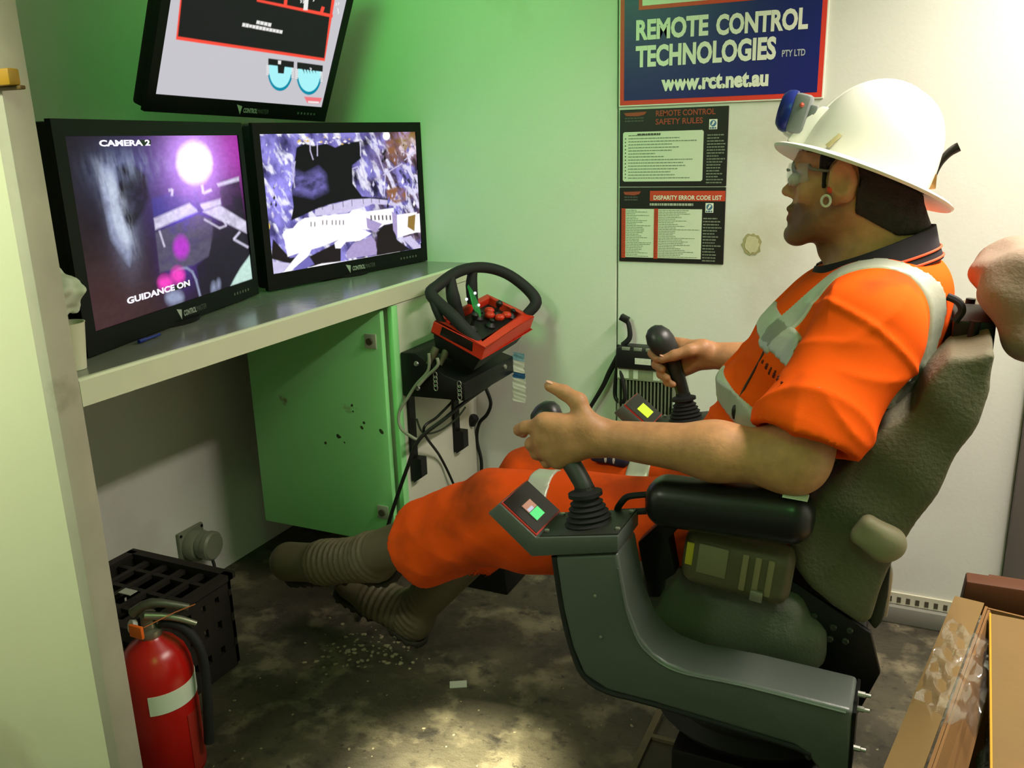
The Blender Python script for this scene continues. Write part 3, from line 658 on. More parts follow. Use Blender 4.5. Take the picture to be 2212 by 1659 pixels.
MB().prism([rl(a, b, .004) for a, b in i4], ew*.018).build('control_panel', m_blk, rt)
MB().prism([rl(.028, -.0015, .010), rl(LU-.032, -.0015, .010), rl(LU-.038, -.0015, .036), rl(.028, -.0015, .036)], ev*.004).build('side_window', mat('smoked_window', lin(26, 20, 18), .25), rt, bevel=.001)
def lever(a, b, h, m, nm, r=.007):
    mb = MB(); mb.lathe([(r*2.2, 0), (r*2.2, .006), (r*1.3, .012), (r*.6, .016), (r*.5, h*.6), (r, h*.7), (r*1.1, h*.9), (r*.5, h)], rl(a, b, .022), ew, 12); mb.build(nm, m, rt, smooth=True)
lever(.075, .085, .055, m_blk, 'joystick', .009); lever(.075, .235, .05, m_blk, 'joystick', .009); lever(.10, .155, .026, m_blk, 'toggle'); lever(.055, .165, .03, m_blk, 'toggle'); lever(.04, .06, .03, m_blk, 'toggle'); lever(.11, .27, .03, m_blk, 'toggle')
for k, (a, b) in enumerate(((.10, .205), (.075, .19), (.105, .24), (.06, .215))): MB().ball(rl(a, b, .038), (.016, .013, .011), 12).build('red_knob', m_red, rt, smooth=True)
MB().prism([rl(.075, .125, .05), rl(.045, .16, .06), rl(.01, .17, .085), rl(.0, .15, .105), rl(.02, .13, .10), rl(.05, .115, .07)], ew*.006+ev*.004).build('green_tag', mat('green_tape', lin(10, 120, 52), .5), rt)
hp = [(-1.062, 2.050, .822), (-1.130, 2.048, .890), (-1.198, 2.052, .945), (-1.196, 2.085, .966), (-1.180, 2.18, .992), (-1.150, 2.27, .992), (-1.105, 2.335, .966), (-1.050, 2.362, .918), (-1.022, 2.358, .880), (-1.045, 2.338, .846)]
MB().tube(hp, [.018, .017, .017, .016, .016, .016, .016, .017, .018, .015], 12, smooth=5).build('guard_hoop', m_rub, rt, smooth=True)
MB().tube([rl(.02, .02, .03), rl(-.01, .01, .07), (-1.198, 2.052, .945)], .011, 10, smooth=3).build('guard_strut', m_rub, rt, smooth=True)
MB().tube([rl(.02, .20, .02), rl(-.012, .205, .09), (-1.165, 2.24, .990)], [.016, .018, .013], 10, smooth=4).build('guard_strut', m_rub, rt, smooth=True)
MB().tube([rl(.02, .12, .02), rl(-.01, .10, .08), (-1.186, 2.14, .985)], [.016, .02, .013], 10, smooth=4).build('guard_strut', m_rub, rt, smooth=True)
for (a, b, c) in ((.035, .09, .098), (.035, .135, .105), (.05, .15, .07)): MB().ball(rl(a, b, c), .0045, 8).build('indicator_lamp', emis('indicator_white', (.85, .9, 1), 1.2), rt, smooth=True)
for k, (a, b) in enumerate(((.03, .045), (.05, .075), (.02, .09))): MB().lathe([(.011, 0), (.011, .025), (.008, .03), (.007, .05)], rl(a, .01, -.03-.002*k)+ev*(b-.06), -ev*.6-ew*.8+eu*.1, 10).build('cable_plug', mat('plug_brown', lin(70, 66, 46), .55), rt, smooth=True)
# hanging paper tag
tg = thing('inspection_tag', (-1.02, 2.33, .62), 'long crinkled paper tag with blue print hanging from the red remote', 'tag')
p0 = aty(1125, 735, 2.335); p1 = aty(1120, 762, 2.335); p2 = aty(1122, 868, 2.335)
MB().tube([p0, p1], .0008, 6).build('string', mat('string_white', lin(190, 200, 180), .8), tg)
def strip(q0, q1, w_, n_, m_, nm):
    a = np.array(q0); b = np.array(q1); vs = []; f_ = []
    for i in range(n_+1):
        t = i/n_; c = a+(b-a)*t+np.array([.002*math.sin(i*1.7), .0006*math.sin(i*.9), 0]); ww = w_*(1.2+.10*(-1)**i)
        vs += [c+np.array([-ww, -.004, .003]), c+np.array([ww, .004, -.003])]
    f_ = [(2*i, 2*i+1, 2*i+3, 2*i+2) for i in range(n_)]
    mb = MB(); mb.add(vs, f_); o = mb.build(nm, m_, tg); md = o.modifiers.new('thickness', 'SOLIDIFY'); md.thickness = .0008; return o
def lerp(a, b, t): return a+(b-a)*t
m_pap = mat('tag_paper', lin(214, 226, 204), .7, var=.08, scale=60); m_blu = mat('tag_blue', lin(38, 96, 140), .6, var=.3, scale=80)
strip(p1, lerp(p1, p2, .16), .014, 4, mat('tag_bluewhite', lin(120, 170, 178), .6, var=.5, scale=120), 'printed_end'); strip(lerp(p1, p2, .17), lerp(p1, p2, .40), .013, 5, m_pap, 'paper_strip'); strip(lerp(p1, p2, .40), lerp(p1, p2, .52), .015, 3, m_blu, 'blue_band'); strip(lerp(p1, p2, .52), p2, .016, 11, m_pap, 'paper_strip')
# cables under the station
m_cbl = mat('black_cable', lin(16, 17, 15), .55); m_gcb = mat('grey_cable', lin(132, 134, 118), .55); m_clear = mat('dull_cable', lin(62, 72, 56), .5)
def cable(label, pts, r, m_, name='cable', n=8, cat='cable', grp=None):
    o = MB().tube(pts, r, 8, smooth=n).build(name, m_, None, smooth=True); return tag(o, label, cat, grp)
cyf = by0-.006
gp = [np.array((-1.185, 2.0, .795)), aty(925, 800, 2.002), aty(900, 830, 2.0), aty(880, 860, 1.995), aty(862, 892, 1.985), aty(866, 925, 1.975), aty(893, 946, 1.97), aty(905, 950, 1.985)]
cable('pale grey cable looping from the red remote down past the cabinet edge', gp, .0045, m_gcb)
cable('short pale grey cable plugged under the red remote', [np.array((-1.16, 2.0, .785)), aty(945, 790, 2.0), aty(920, 815, 2.0), aty(903, 834, 1.994)], .0045, m_gcb)
cable('black cable running down across the cabinet door to the floor', [aty(1058, 830, 2.20), aty(1000, 872, 2.10), aty(960, 905, 2.03), aty(905, 950, 1.975), aty(880, 1010, 1.958), aty(852, 1090, 1.955), aty(834, 1150, 1.955), aty(830, 1166, 1.955), (-1.37, 1.93, .10), (-1.40, 1.88, .006)], .0055, m_cbl)
cable('thin black cable fanning down the cabinet side towards the chair', [aty(985, 860, 2.08), aty(945, 900, 2.04), aty(915, 930, 1.99), atx(950, 985, -1.272), atx(975, 1035, -1.272), atx(1000, 1100, -1.272), (-1.262, 2.28, .20), (-1.24, 2.25, .006)], .004, m_cbl)
cable('dark cable bowed out behind the cabinet and back under it', [aty(1050, 840, 2.44), aty(1060, 870, 2.44), aty(1052, 895, 2.44), aty(1035, 915, 2.44), aty(1030, 950, 2.45), aty(1040, 1000, 2.45), aty(1036, 1060, 2.45), aty(1028, 1130, 2.45), aty(1020, 1180, 2.45)], .006, m_cbl)
cable('slack dull green cable hanging between the bracket straps', [atx(900, 905, -1.27), atx(915, 935, -1.262), atx(950, 930, -1.26), atx(985, 905, -1.262), atx(1005, 880, -1.27)], .003, m_clear)
jn = tag(MB().lathe([(.012, 0), (.016, .004), (.016, .03), (.011, .036)], aty(1017, 916, 2.42), (.5, -.1, .8), 12).build('cable_connector', m_blk, None, smooth=True), 'black round cable connector beside the cabinet', 'connector')
# dark box on the floor behind the legs
fb = thing('foot_pedal', (-1.16, 2.25, 0), 'dark pedal box on the floor behind the orange trousers', 'pedal')
pp = [aty(988, 1130, 2.2), aty(1012, 1095, 2.2), aty(1040, 1100, 2.2), aty(1060, 1150, 2.2)]
zt = float(pp[1][2]); xa, xb = float(pp[0][0]), float(pp[3][0])
MB().prism([(xa-.03, 2.18, 0), (xa, 2.18, zt-.06), (xa+.05, 2.18, zt), (xb+.04, 2.18, zt), (xb+.06, 2.18, 0)], (0, .14, 0)).build('pedal_box', m_stl, fb, bevel=.004)
MB().prism([(xa+.04, 2.176, zt+.001), (xa+.05, 2.176, zt+.006), (xb+.04, 2.176, zt+.006), (xb+.04, 2.176, zt+.001)], (0, .14, 0)).build('pedal_plate', m_rub, fb)

# ================================================================== radio unit with cooling fins on the back wall
dv = thing('radio_unit', (-.71, 2.43, .56), 'finned grey radio unit with black top box on the back wall', 'radio')
dx0, dx1 = -.792, -.625
m_fin = mat('fin_aluminium', lin(126, 134, 112), .45, .4, var=.08)
MB().box((dx0+.004, 2.40, .690), (dx1, YB-.001, .752)).build('connector_box', m_blk, dv, bevel=.004)
for k in range(4):
    x = dx0+.022+k*.036
    MB().box((x, 2.398, .745), (x+.024, 2.404, .7545)).build('port', mat('port_grey', lin(120, 126, 112), .5), dv, bevel=.001)
MB().box((dx0+.062, 2.3985, .706), (dx0+.110, 2.4005, .724)).build('name_plate', mat('plate_silver', lin(200, 204, 190), .5, var=.2, scale=200), dv)
MB().box((dx0+.004, 2.412, .652), (dx1+.02, YB-.001, .6895)).build('label_strip', mat('strip_grey', lin(138, 146, 118), .5), dv, bevel=.002)
for x, w_ in ((dx0+.006, .034), (dx0+.054, .014), (dx0+.114, .02)): MB().box((x, 2.4105, .658), (x+w_, 2.4125, .684)).build('sticker', mat('sticker_white', lin(206, 214, 196), .6, var=.15, scale=160), dv)
MB().box((dx0+.004, 2.442, .535), (dx1+.02, YB-.001, .652)).build('heat_sink_base', m_fin, dv)
for k in range(16):
    x = dx0+.008+k*.0108
    MB().box((x, 2.413, .537), (x+.0042, 2.443, .651)).build('fin', m_fin, dv)
MB().lathe([(.009, 0), (.011, .004), (.011, .03), (.006, .04)], (dx1+.016, 2.405, .600), (.2, -.5, -.8), 10).build('coax_plug', mat('plug_silver', lin(196, 204, 192), .4, .5), dv, smooth=True)
an = thing('antenna', (-.79, 2.43, .70), 'black stub antenna with square head above the radio unit', 'antenna')
a_pts = [aty(1345, 745, 2.44), aty(1360, 730, 2.44), aty(1359, 705, 2.44), aty(1353, 690, 2.44)]
MB().tube(a_pts, [.008, .008, .007, .006], 10, smooth=4).build('stem', m_rub, an, smooth=True)
q0 = aty(1349, 688, 2.44); MB().box((-.013, -.01, -.009), (.013, .01, .009), M=Matrix.Translation(V3(q0))@Matrix.Rotation(math.radians(25), 4, 'Y')).build('head', m_blk, an, bevel=.002)
cable('black cable dropping from the radio unit past its left edge', [aty(1336, 745, 2.43), aty(1333, 790, 2.43), aty(1328, 850, 2.43), aty(1338, 868, 2.42), aty(1350, 860, 2.41), aty(1345, 820, 2.41), aty(1338, 790, 2.42)], .006, m_cbl)
cable('tapering black cable slanting down the wall from the radio unit', [aty(1335, 770, 2.44), aty(1316, 805, 2.44), aty(1302, 835, 2.44), aty(1275, 880, 2.44), aty(1255, 915, 2.44), aty(1240, 945, 2.44), aty(1225, 990, 2.43), (-.93, 2.43, .30), (-.95, 2.43, .006)], [.009, .008, .007, .006, .006, .006, .006, .006], m_cbl)
# ================================================================== signs on the back wall
def board(name, label, cat, x0, x1, z0, z1, m_, t=.004):
    r_ = thing(name, ((x0+x1)/2, YB-t/2, z0), label, cat)
    MB().box((x0, YB-t, z0), (x1, YB-.0003, z1)).build('board', m_, r_, bevel=.0008, bseg=1); return r_
def rect(x0, x1, z0, z1, lift, m_, name, parent):
    return MB().box((x0, YB-lift, z0), (x1, YB-lift+.0004, z1)).build(name, m_, parent)
UX, UZ = (1, 0, 0), (0, 0, 1)
m_sred = mat('sign_red', lin(214, 52, 40), .4); m_sblu = mat('sign_blue', lin(14, 16, 104), .35, var=.06); m_swht = mat('sign_white', lin(226, 228, 214), .4)
sx0, sx1, sz0, sz1 = -.799, -.265, 1.429, 1.86
sg = board('company_sign', 'large blue and red REMOTE CONTROL TECHNOLOGIES sign on the wall', 'sign', sx0-.004, sx1+.004, sz0-.004, sz1+.004, m_swht, .006)
rect(sx0, sx1, sz0, sz1, .0068, m_sred, 'red_border', sg); rect(sx0+.012, sx1-.012, sz0+.012, sz1-.012, .0076, m_sblu, 'blue_field', sg)
wz0 = float(aty(1392, 22, YB)[2]); wx0 = float(aty(1382, 10, YB)[0])
rect(wx0, sx1-.05, wz0, sz1-.05, .0084, m_sred, 'red_frame', sg); rect(wx0+.010, sx1-.060, wz0+.010, sz1-.06, .0092, m_swht, 'white_field', sg)
def wtext(body, u0, v0, u1, hpx, parent, m_, lift, bold, name='lettering', y=YB):
    a = aty(u0, v0, y); b = aty(u1, v0, y); c = aty(u0, v0-hpx, y)
    return text_mb(body, (a[0], YB-lift, a[2]), UX, UZ, b[0]-a[0], c[2]-a[2], bold).build(name, m_, parent)
wtext('REMOTE', 1376, 86, 1531, 40, sg, m_swht, .0088, .042); wtext('CONTROL', 1548, 75, 1745, 41, sg, m_swht, .0088, .042)
wtext('TECHNOLOGIES', 1375, 144, 1676, 42, sg, m_swht, .0088, .042); wtext('PTY LTD', 1690, 123, 1740, 14, sg, mat('sign_dim', lin(176, 182, 190), .5), .0088, .02)
wtext('www.rct.net.au', 1430, 195, 1660, 31, sg, m_swht, .0088, .05)
m_pblk = mat('poster_black', lin(24, 22, 20), .4); m_pred = mat('poster_red', lin(190, 62, 36), .45); m_pdred = mat('poster_dull_red', lin(150, 64, 44), .5); m_pgry = mat('poster_text_grey', lin(120, 128, 112), .6); m_pfield = mat('poster_field', lin(206, 214, 194), .5); m_pwt = mat('poster_text_white', lin(170, 174, 162), .5); m_pdk = mat('poster_text_dark', lin(78, 78, 72), .6)
def lines(parent, x0, x1, z1, z0, n, seed, lift, m_, hfrac=.34, name='print_line', minf=.35):
    rr = random.Random(seed); mb = MB(); st = (z1-z0)/n
    for i in range(n):
        zz = z1-st*(i+.7); x = x0; end = x0+(x1-x0)*rr.uniform(minf, 1)
        while x < end-.002:
            w_ = min(rr.uniform(.003, .011), end-x); mb.box((x, YB-lift, zz), (x+w_, YB-lift+.0004, zz+st*hfrac)); x += w_+.0016
    return mb.build(name, m_, parent)
def swoosh(parent, x, z, w_):
    mb = MB(); mb.prism([(x, YB-.005, z), (x+w_, YB-.005, z+.002), (x+w_*.9, YB-.005, z-.006), (x+w_*.62, YB-.005, z-.0095), (x+w_*.45, YB-.005, z-.009), (x+w_*.1, YB-.005, z-.008)], (0, .0004, 0)); mb.build('logo_swash', m_pdred, parent)
    lines(parent, x+.003, x+w_, z-.011, z-.026, 2, 3, .005, m_pdk, .5, minf=.8)
def crest(parent, x, z):
    rect(x, x+.022, z-.026, z, .005, m_swht, 'crest_plate', parent)
    MB().lathe([(.0001, .0006), (.0085, .0005), (.0085, 0)], (x+.011, YB-.005, z-.0105), (0, -1, 0), 16).build('crest_disc', mat('crest_blue', lin(70, 110, 150), .5, var=.4, scale=150), parent)
    MB().prism([(x+.006, YB-.0058, z-.016), (x+.011, YB-.0058, z-.004), (x+.016, YB-.0058, z-.007), (x+.011, YB-.0058, z-.014)], (0, .0003, 0)).build('crest_mark', m_swht, parent)
    lines(parent, x+.002, x+.020, z-.020, z-.026, 1, 4, .0055, mat('crest_print', lin(60, 90, 140), .5), .6, minf=.95)
p1 = board('safety_rules_poster', 'black REMOTE CONTROL SAFETY RULES poster with one white panel', 'poster', -.800, -.498, 1.2085, 1.417, m_pblk)
swoosh(p1, -.788, 1.408, .066)
wtext('REMOTE CONTROL', 1418, 251, 1546, 12, p1, m_pdred, .005, .02); wtext('SAFETY RULES', 1417, 269, 1519, 12, p1, m_pdred, .005, .02)
f1 = MB(); f1.prism([(-.790+a, YB-.0050, 1.222+b) for a, b in ((.004, 0), (.223, 0), (.227, .004), (.227, .131), (.223, .135), (.004, .135), (0, .131), (0, .004))], (0, .0005, 0)); f1.build('white_panel', m_pfield, p1)
lines(p1, -.774, -.572, 1.352, 1.228, 15, 21, .0056, m_pgry, .28); lines(p1, -.784, -.781, 1.344, 1.228, 12, 22, .0056, m_pdk, .35, minf=.9)
lines(p1, -.748, -.68, 1.353, 1.345, 1, 23, .0058, m_pdk, .6, minf=.9)
crest(p1, -.549, 1.384); lines(p1, -.553, -.503, 1.347, 1.214, 17, 24, .005, m_pgry, .42, minf=.6)
p2 = board('error_code_poster', 'black DISPARITY ERROR CODE LIST poster with orange-red header', 'poster', -.800, -.498, .9955, 1.2055, m_pblk)
swoosh(p2, -.788, 1.193, .052); rect(-.710, -.499, 1.168, 1.196, .0048, m_pred, 'header_band', p2)
wtext('DISPARITY ERROR CODE LIST', 1413, 431, 1560, 9, p2, m_swht, .0056, .02); lines(p2, -.710, -.585, 1.163, 1.152, 1, 31, .005, m_pwt, .6, minf=.99)
rect(-.790, -.692, 1.008, 1.146, .0048, m_pfield, 'white_panel', p2); rect(-.692, -.561, 1.008, 1.146, .0048, m_pfield, 'white_panel', p2)
rect(-.793, -.781, 1.006, 1.147, .0054, m_pred, 'red_column', p2); rect(-.697, -.685, 1.006, 1.147, .0054, m_pred, 'red_column', p2)
lines(p2, -.779, -.703, 1.145, 1.010, 28, 32, .0054, m_pgry, .30); lines(p2, -.683, -.564, 1.145, 1.010, 28, 33, .0054, m_pgry, .30); lines(p2, -.791, -.784, 1.145, 1.010, 28, 34, .006, m_pdred, .4, minf=.9); lines(p2, -.695, -.688, 1.145, 1.010, 28, 35, .006, m_pdred, .4, minf=.9)
crest(p2, -.552, 1.163); lines(p2, -.557, -.504, 1.125, 1.000, 15, 36, .005, m_pgry, .42, minf=.6)
# old fixing scar on the wall
sc = thing('wall_patch', (-.44, YB, 1.02), 'dried yellow glue patch on the wall below the posters', 'patch')
pc = aty(1624, 528, YB)
def blob(r_, seed, lift, m_, nm, asp=1.2):
    rr = random.Random(seed); n_ = 22; mb = MB()
    mb.prism([(pc[0]+r_*math.cos(t)*(1+rr.uniform(-.12, .12)), YB-lift, pc[2]+r_*asp*math.sin(t)*(1+rr.uniform(-.12, .12))) for t in np.linspace(0, 6.283*(1-1/n_), n_)], (0, lift-.0002, 0)); mb.build(nm, m_, sc)
blob(.026, 1, .0012, mat('glue_dark', lin(150, 146, 104), .6, var=.25, scale=90), 'glue_ring'); blob(.019, 2, .002, mat('glue_pale', lin(186, 182, 146), .6, var=.15, scale=90), 'glue_film')
# ================================================================== operator chair
m_cnv = mat('canvas_cover', lin(98, 94, 74), .85, var=.14, scale=9, bump=.25, bscale=160, dark=lin(70, 64, 46), dscale=5, dlo=.55, dhi=.75)
m_cush = mat('grey_seat_cloth', lin(92, 94, 84), .9, var=.12, scale=14, bump=.2, bscale=200)
m_vinyl = mat('black_vinyl', lin(15, 16, 17), .33, spec=.5)
m_knob = mat('beige_knob', lin(138, 130, 104), .55, var=.05)
chr_ = thing('operator_chair', (-.22, 1.6, 0), 'high-backed operator chair in olive canvas covers under the seated person', 'chair')
YN = 1.362
prof = [tuple(aty(u, v, YN)[[0, 2]]) for u, v in ((2048, 770), (2150, 762), (2146, 850), (2094, 948), (2032, 1058), (1952, 1178), (1925, 1225), (1897, 1290), (1882, 1342), (1862, 1356), (1800, 1312), (1748, 1272), (1716, 1228), (1700, 1160), (1742, 1090), (1815, 1010), (1905, 930), (1975, 880))]
def f_back(p):
    d2 = poly2(p[:, [0, 2]], prof)+.012
    dy = np.abs(p[:, 1]-1.6)-(.24-.012)
    q = np.stack([d2, dy], 1); d = np.linalg.norm(np.maximum(q, 0), axis=1)+np.minimum(q.max(1), 0)-.012
    hollow = ell(p, (-.16, 1.6, .93), (.20, .175, .40), np.array([[.93, 0, -.37], [0, 1, 0], [.37, 0, .93]]).T)
    d = np.maximum(d, -hollow-.01)
    return d+.0035*wob(p, 42, 3)+.004*np.sin(p[:, 0]*34+p[:, 2]*42)*np.clip((p[:, 2]-.6)*3, 0, 1)
sdf_obj('backrest', f_back, (-.24, 1.33, .54), (.17, 1.87, 1.07), .007, m_cnv, chr_)
RY = lambda a: np.array([[math.cos(a), 0, math.sin(a)], [0, 1, 0], [-math.sin(a), 0, math.cos(a)]])
sdf_obj('seat_cushion', lambda p: smin(rbox(p, (-.30, 1.6, .515), (.215, .25, .045), .03, RY(-.03)), np.minimum(rbox(p, (-.30, 1.385, .555), (.18, .038, .055), .03), rbox(p, (-.30, 1.815, .555), (.18, .038, .055), .03)), .03)+.002*wob(p, 60, 5), (-.68, 1.31, .43), (-.05, 1.89, .66), .008, m_cush, chr_)
hm = RY(math.radians(-32))
sdf_obj('headrest', lambda p: rbox(p, (.155, 1.6, 1.083), (.055, .135, .085), .04, hm)+.004*wob(p, 55, 8)+.003*np.sin(p[:, 2]*90+p[:, 1]*30), (.03, 1.43, .95), (.29, 1.77, 1.23), .006, mat('headrest_canvas', lin(138, 120, 102), .85, var=.12, scale=12, bump=.2, bscale=160), chr_)
MB().box((.055, 1.52, 1.0), (.115, 1.68, 1.055)).build('headrest_bracket', m_stl, chr_, bevel=.004)
MB().tube([(.075, 1.50, .93), (.085, 1.50, 1.06)], .008, 10).build('headrest_post', m_stl, chr_, smooth=True); MB().tube([(.075, 1.70, .93), (.085, 1.70, 1.06)], .008, 10).build('headrest_post', m_stl, chr_, smooth=True)
MB().tube([aty(2046, 640, 1.52), aty(2070, 652, 1.52), aty(2078, 672, 1.52), aty(2062, 694, 1.52)], .006, 8, smooth=5).build('strap_loop', m_rub, chr_, smooth=True)
kc = aty(1900, 1160, 1.345)
sdf_obj('recliner_knob', lambda p: smin(rbox(p, (kc[0]-.006, 1.343, kc[2]), (.033, .016, .026), .014, RY(.5)), ell(p, (kc[0]+.012, 1.343, kc[2]-.010), (.026, .016, .024)), .02), (kc[0]-.06, 1.315, kc[2]-.06), (kc[0]+.06, 1.38, kc[2]+.06), .003, m_knob, chr_)
def armrest(Y, tilt):
    sdf_obj('armrest', lambda p: rbox(p, (-.240, Y, .783), (.130, .042, .040), .034, RY(tilt)), (-.40, Y-.06, .70), (-.08, Y+.06, .86), .005, m_vinyl, chr_)
armrest(1.292, -.02); armrest(1.915, -.02)
s0 = aty(1722, 1052, 1.285); MB().box((-.018, -.012, -.001), (.018, .012, .001), M=Matrix.Translation((s0[0], 1.275, .8255))@Matrix.Rotation(.05, 4, 'Y')).build('sticker', mat('sticker_white', (0, 0, 0)), chr_)
MB().tube([aty(1400, 1068, 1.29), aty(1360, 1072, 1.29), aty(1345, 1082, 1.29), aty(1333, 1102, 1.29), aty(1345, 1106, 1.29), aty(1410, 1103, 1.29)], .0055, 8, smooth=4).build('armrest_handle', m_rub, chr_, smooth=True)
cB = lambda x, y: (1150+x*.4274, 950+y*.4274)
for dy in (0, .55):
    MB().prism([aty(*cB(x, y), 1.305)+np.array([0, dy, 0]) for x, y in ((700, 330), (780, 400), (690, 500), (722, 680), (655, 725), (645, 800), (582, 800), (530, 520), (640, 420))], (0, .034, 0)).build('armrest_bracket', m_stl, chr_, bevel=.004)
# seat suspension, side plates with bolts, pedestal
MB().box((-.48, 1.40, .405), (-.03, 1.80, .470)).build('seat_pan', m_stl, chr_, bevel=.006)
MB().prism([(-.27, 1.385, .60), (-.205, 1.385, .66), (-.02, 1.385, .56), (.0, 1.385, .49), (-.03, 1.385, .40), (-.30, 1.385, .40)], (0, .012, 0)).build('side_plate', m_stl, chr_, bevel=.003)
for u, v in ((1690, 1340), (1695, 1372), (1742, 1372), (1800, 1355), (1793, 1380), (1835, 1362), (1826, 1385), (1758, 1330)):
    p = aty(u, v, 1.384); MB().lathe([(.0001, .005), (.0045, .005), (.006, .003), (.006, 0)], (p[0], 1.385, p[2]), (0, -1, 0), 8).build('bolt', mat('bolt_dull', lin(84, 86, 80), .4, .7), chr_)
bel = MB(); bel.lathe([(.13+.018*(k % 2), k*.022) for k in range(11)], (-.24, 1.6, .19), (0, 0, 1), 28, sx=1.25, sy=1, xdir=(1, 0, 0)); bel.build('suspension_bellows', m_rub, chr_, smooth=True)
MB().box((-.36, 1.45, .0005), (-.08, 1.75, .19)).build('pedestal', m_stl, chr_, bevel=.006)
MB().box((-.10, 1.288, .40), (-.04, 1.852, .455)).build('cross_member', m_stl, chr_, bevel=.004)
# black cover flap hanging behind the backrest
MB().prism([aty(u, v, 1.42) for u, v in ((1925, 1212), (1918, 1290), (1905, 1345), (1890, 1362), (1872, 1340), (1890, 1270))], (0, .30, 0)).build('rear_flap', mat('flap_cloth', lin(52, 50, 42), .9), chr_, bevel=.004)
MB().tube([aty(1918, 1215, 1.45), aty(1922, 1240, 1.45), aty(1916, 1290, 1.45), aty(1910, 1330, 1.45)], .005, 8, smooth=3).build('rear_rail', mat('bolt_zinc', (0, 0, 0)), chr_, smooth=True)

# ================================================================== joystick consoles (one each side of the chair)
m_con = mat('console_grey', lin(84, 90, 86), .38, .15, var=.05, scale=10, spec=.5, bump=.05, bscale=250)
m_cond = mat('console_top_black', lin(38, 40, 36), .5)
m_cred = mat('console_red_line', lin(190, 56, 44), .5)
def console(dy, label, far):
    D = np.array([-.005 if far else 0, dy, -.027 if far else 0]); Y0 = 1.19
    c = thing('joystick_console', (-.42, 1.24+dy, 0), label, 'console')
    pts = [aty(u, v, Y0)+D for u, v in ((1197, 1200), (1214, 1313), (1235, 1399), (1261, 1459), (1312, 1493), (1406, 1518), (1718, 1612), (1745, 1636), (1780, 1680), (1832, 1700), (1842, 1536), (1620, 1480), (1492, 1454), (1440, 1434), (1408, 1412), (1381, 1380), (1355, 1313), (1334, 1196))]
    MB().prism(pts, (0, .094, 0)).build('arm_housing', m_con, c, bevel=.007, bseg=3)
    MB().tube([p+np.array([-.001, .004, -.003]) for p in pts[0:8]], .0055, 8, smooth=3).build('edge_seal', m_rub, c, smooth=True)
    top = [aty(u, v, Y0+.004)+D for u, v in ((1345, 1216), (1364, 1313), (1389, 1376), (1415, 1405), (1445, 1427), (1494, 1446), (1622, 1472), (1838, 1528))]
    MB().tube([p+np.array([-.006, -.0045, -.008]) for p in top], .0022, 6, smooth=3).build('edge_highlight_bead', m_con, c, smooth=True)  # raised bead standing in for the highlight along the rounded top edge
    e0 = pts[9]; e1 = pts[10]
    MB().box((e1[0]+.0005, Y0+dy+.002, e0[2]), (e1[0]+.005, Y0+dy+.092, e1[2]-.004)).build('end_plate', m_stl, c)
    for u, v in ((1862, 1500), (1856, 1531), (1845, 1615)):
        p = aty(u, v, Y0+.03 if v < 1600 else Y0+.02)+D
        MB().lathe([(.0045, 0), (.0045, .010), (.0030, .011), (.0030, .018), (.0001, .018)], (e1[0]+.004, p[1], p[2]), (1, 0, 0), 8).build('bolt', mat('bolt_zinc', (0, 0, 0)), c, smooth=True)
    for u, v in ((1286, 1287), (1298, 1376)):
        p = aty(u, v, Y0)+D; MB().lathe([(.0001, .0018), (.0028, .001), (.0028, -.001)], p, (0, -1, 0), 8).build('screw', mat('bolt_zinc', (0, 0, 0)), c)
    ty = Y0-.006
    tp = [aty(u, v, ty)+D for u, v in ((1053, 1109), (1079, 1088), (1158, 1162), (1335, 1158), (1335, 1194), (1148, 1203))]
    MB().prism(tp, (0, .108, 0)).build('tray', m_con, c, bevel=.0025)
    a, b = tp[2], tp[3]
    MB().prism([a+np.array([.004, .004, -.002]), b+np.array([-.002, .004, -.002]), b+np.array([-.002, .004, .0025]), a+np.array([.004, .004, .0025])], (0, .10, 0)).build('top_plate', m_cond, c, bevel=.001)
    for (fx, fy) in ((.08, .02), (.08, .09), (.95, .02), (.95, .09)):
        q = a+(b-a)*fx+np.array([0, fy, .0025]); MB().lathe([(.004, 0), (.004, .003), (.0001, .004)], q, (0, 0, 1), 8).build('screw', mat('bolt_zinc', (0, 0, 0)), c, smooth=True)
    # slanted display
    p0, p1_ = tp[1], tp[2]; U = (p1_-p0); LU_ = np.linalg.norm(U); U = U/LU_; Vv = np.array([0, 1., 0]); N = np.cross(U, Vv); N = N if N[2] > 0 else -N
    def dp(s, t, h): return p0+U*s+Vv*t+N*h
    def dq(s0, s1, t0, t1, h0, h1, m_, nm): return MB().prism([dp(s0, t0, h0), dp(s1, t0, h0), dp(s1, t1, h0), dp(s0, t1, h0)], N*(h1-h0)).build(nm, m_, c)
    dq(.001, LU_-.002, .003, .105, 0, .003, m_cred, 'display_frame'); dq(.0025, LU_-.0045, .005, .103, .003, .0042, mat('display_black', lin(20, 20, 20), .35), 'display_face')
    if far:
        dq(.028, .060, .030, .078, .0042, .005, emis('lcd_yellow', lin(220, 255, 40), 1.05), 'lcd')
    else:
        dq(.026, .064, .030, .066, .0042, .0048, mat('lcd_bezel', lin(60, 50, 40), .4), 'lcd_bezel')
        dq(.028, .044, .032, .064, .0048, .0054, emis('lcd_tan', lin(196, 138, 110), .9), 'lcd'); dq(.038, .044, .034, .052, .0054, .0058, emis('lcd_pale', lin(205, 205, 225), .9), 'lcd')
        dq(.045, .062, .032, .064, .0048, .0054, emis('lcd_green', lin(84, 240, 130), .95), 'lcd')
    # joystick: bellows, stem, grip
    g0 = aty(1277, 1152, Y0+.052)+D; g1 = aty(1262, 1050, Y0+.058)+D
    ax = g1-g0; H = np.linalg.norm(ax)
    j = MB(); rad = [(.047, 0), (.048, .010)]
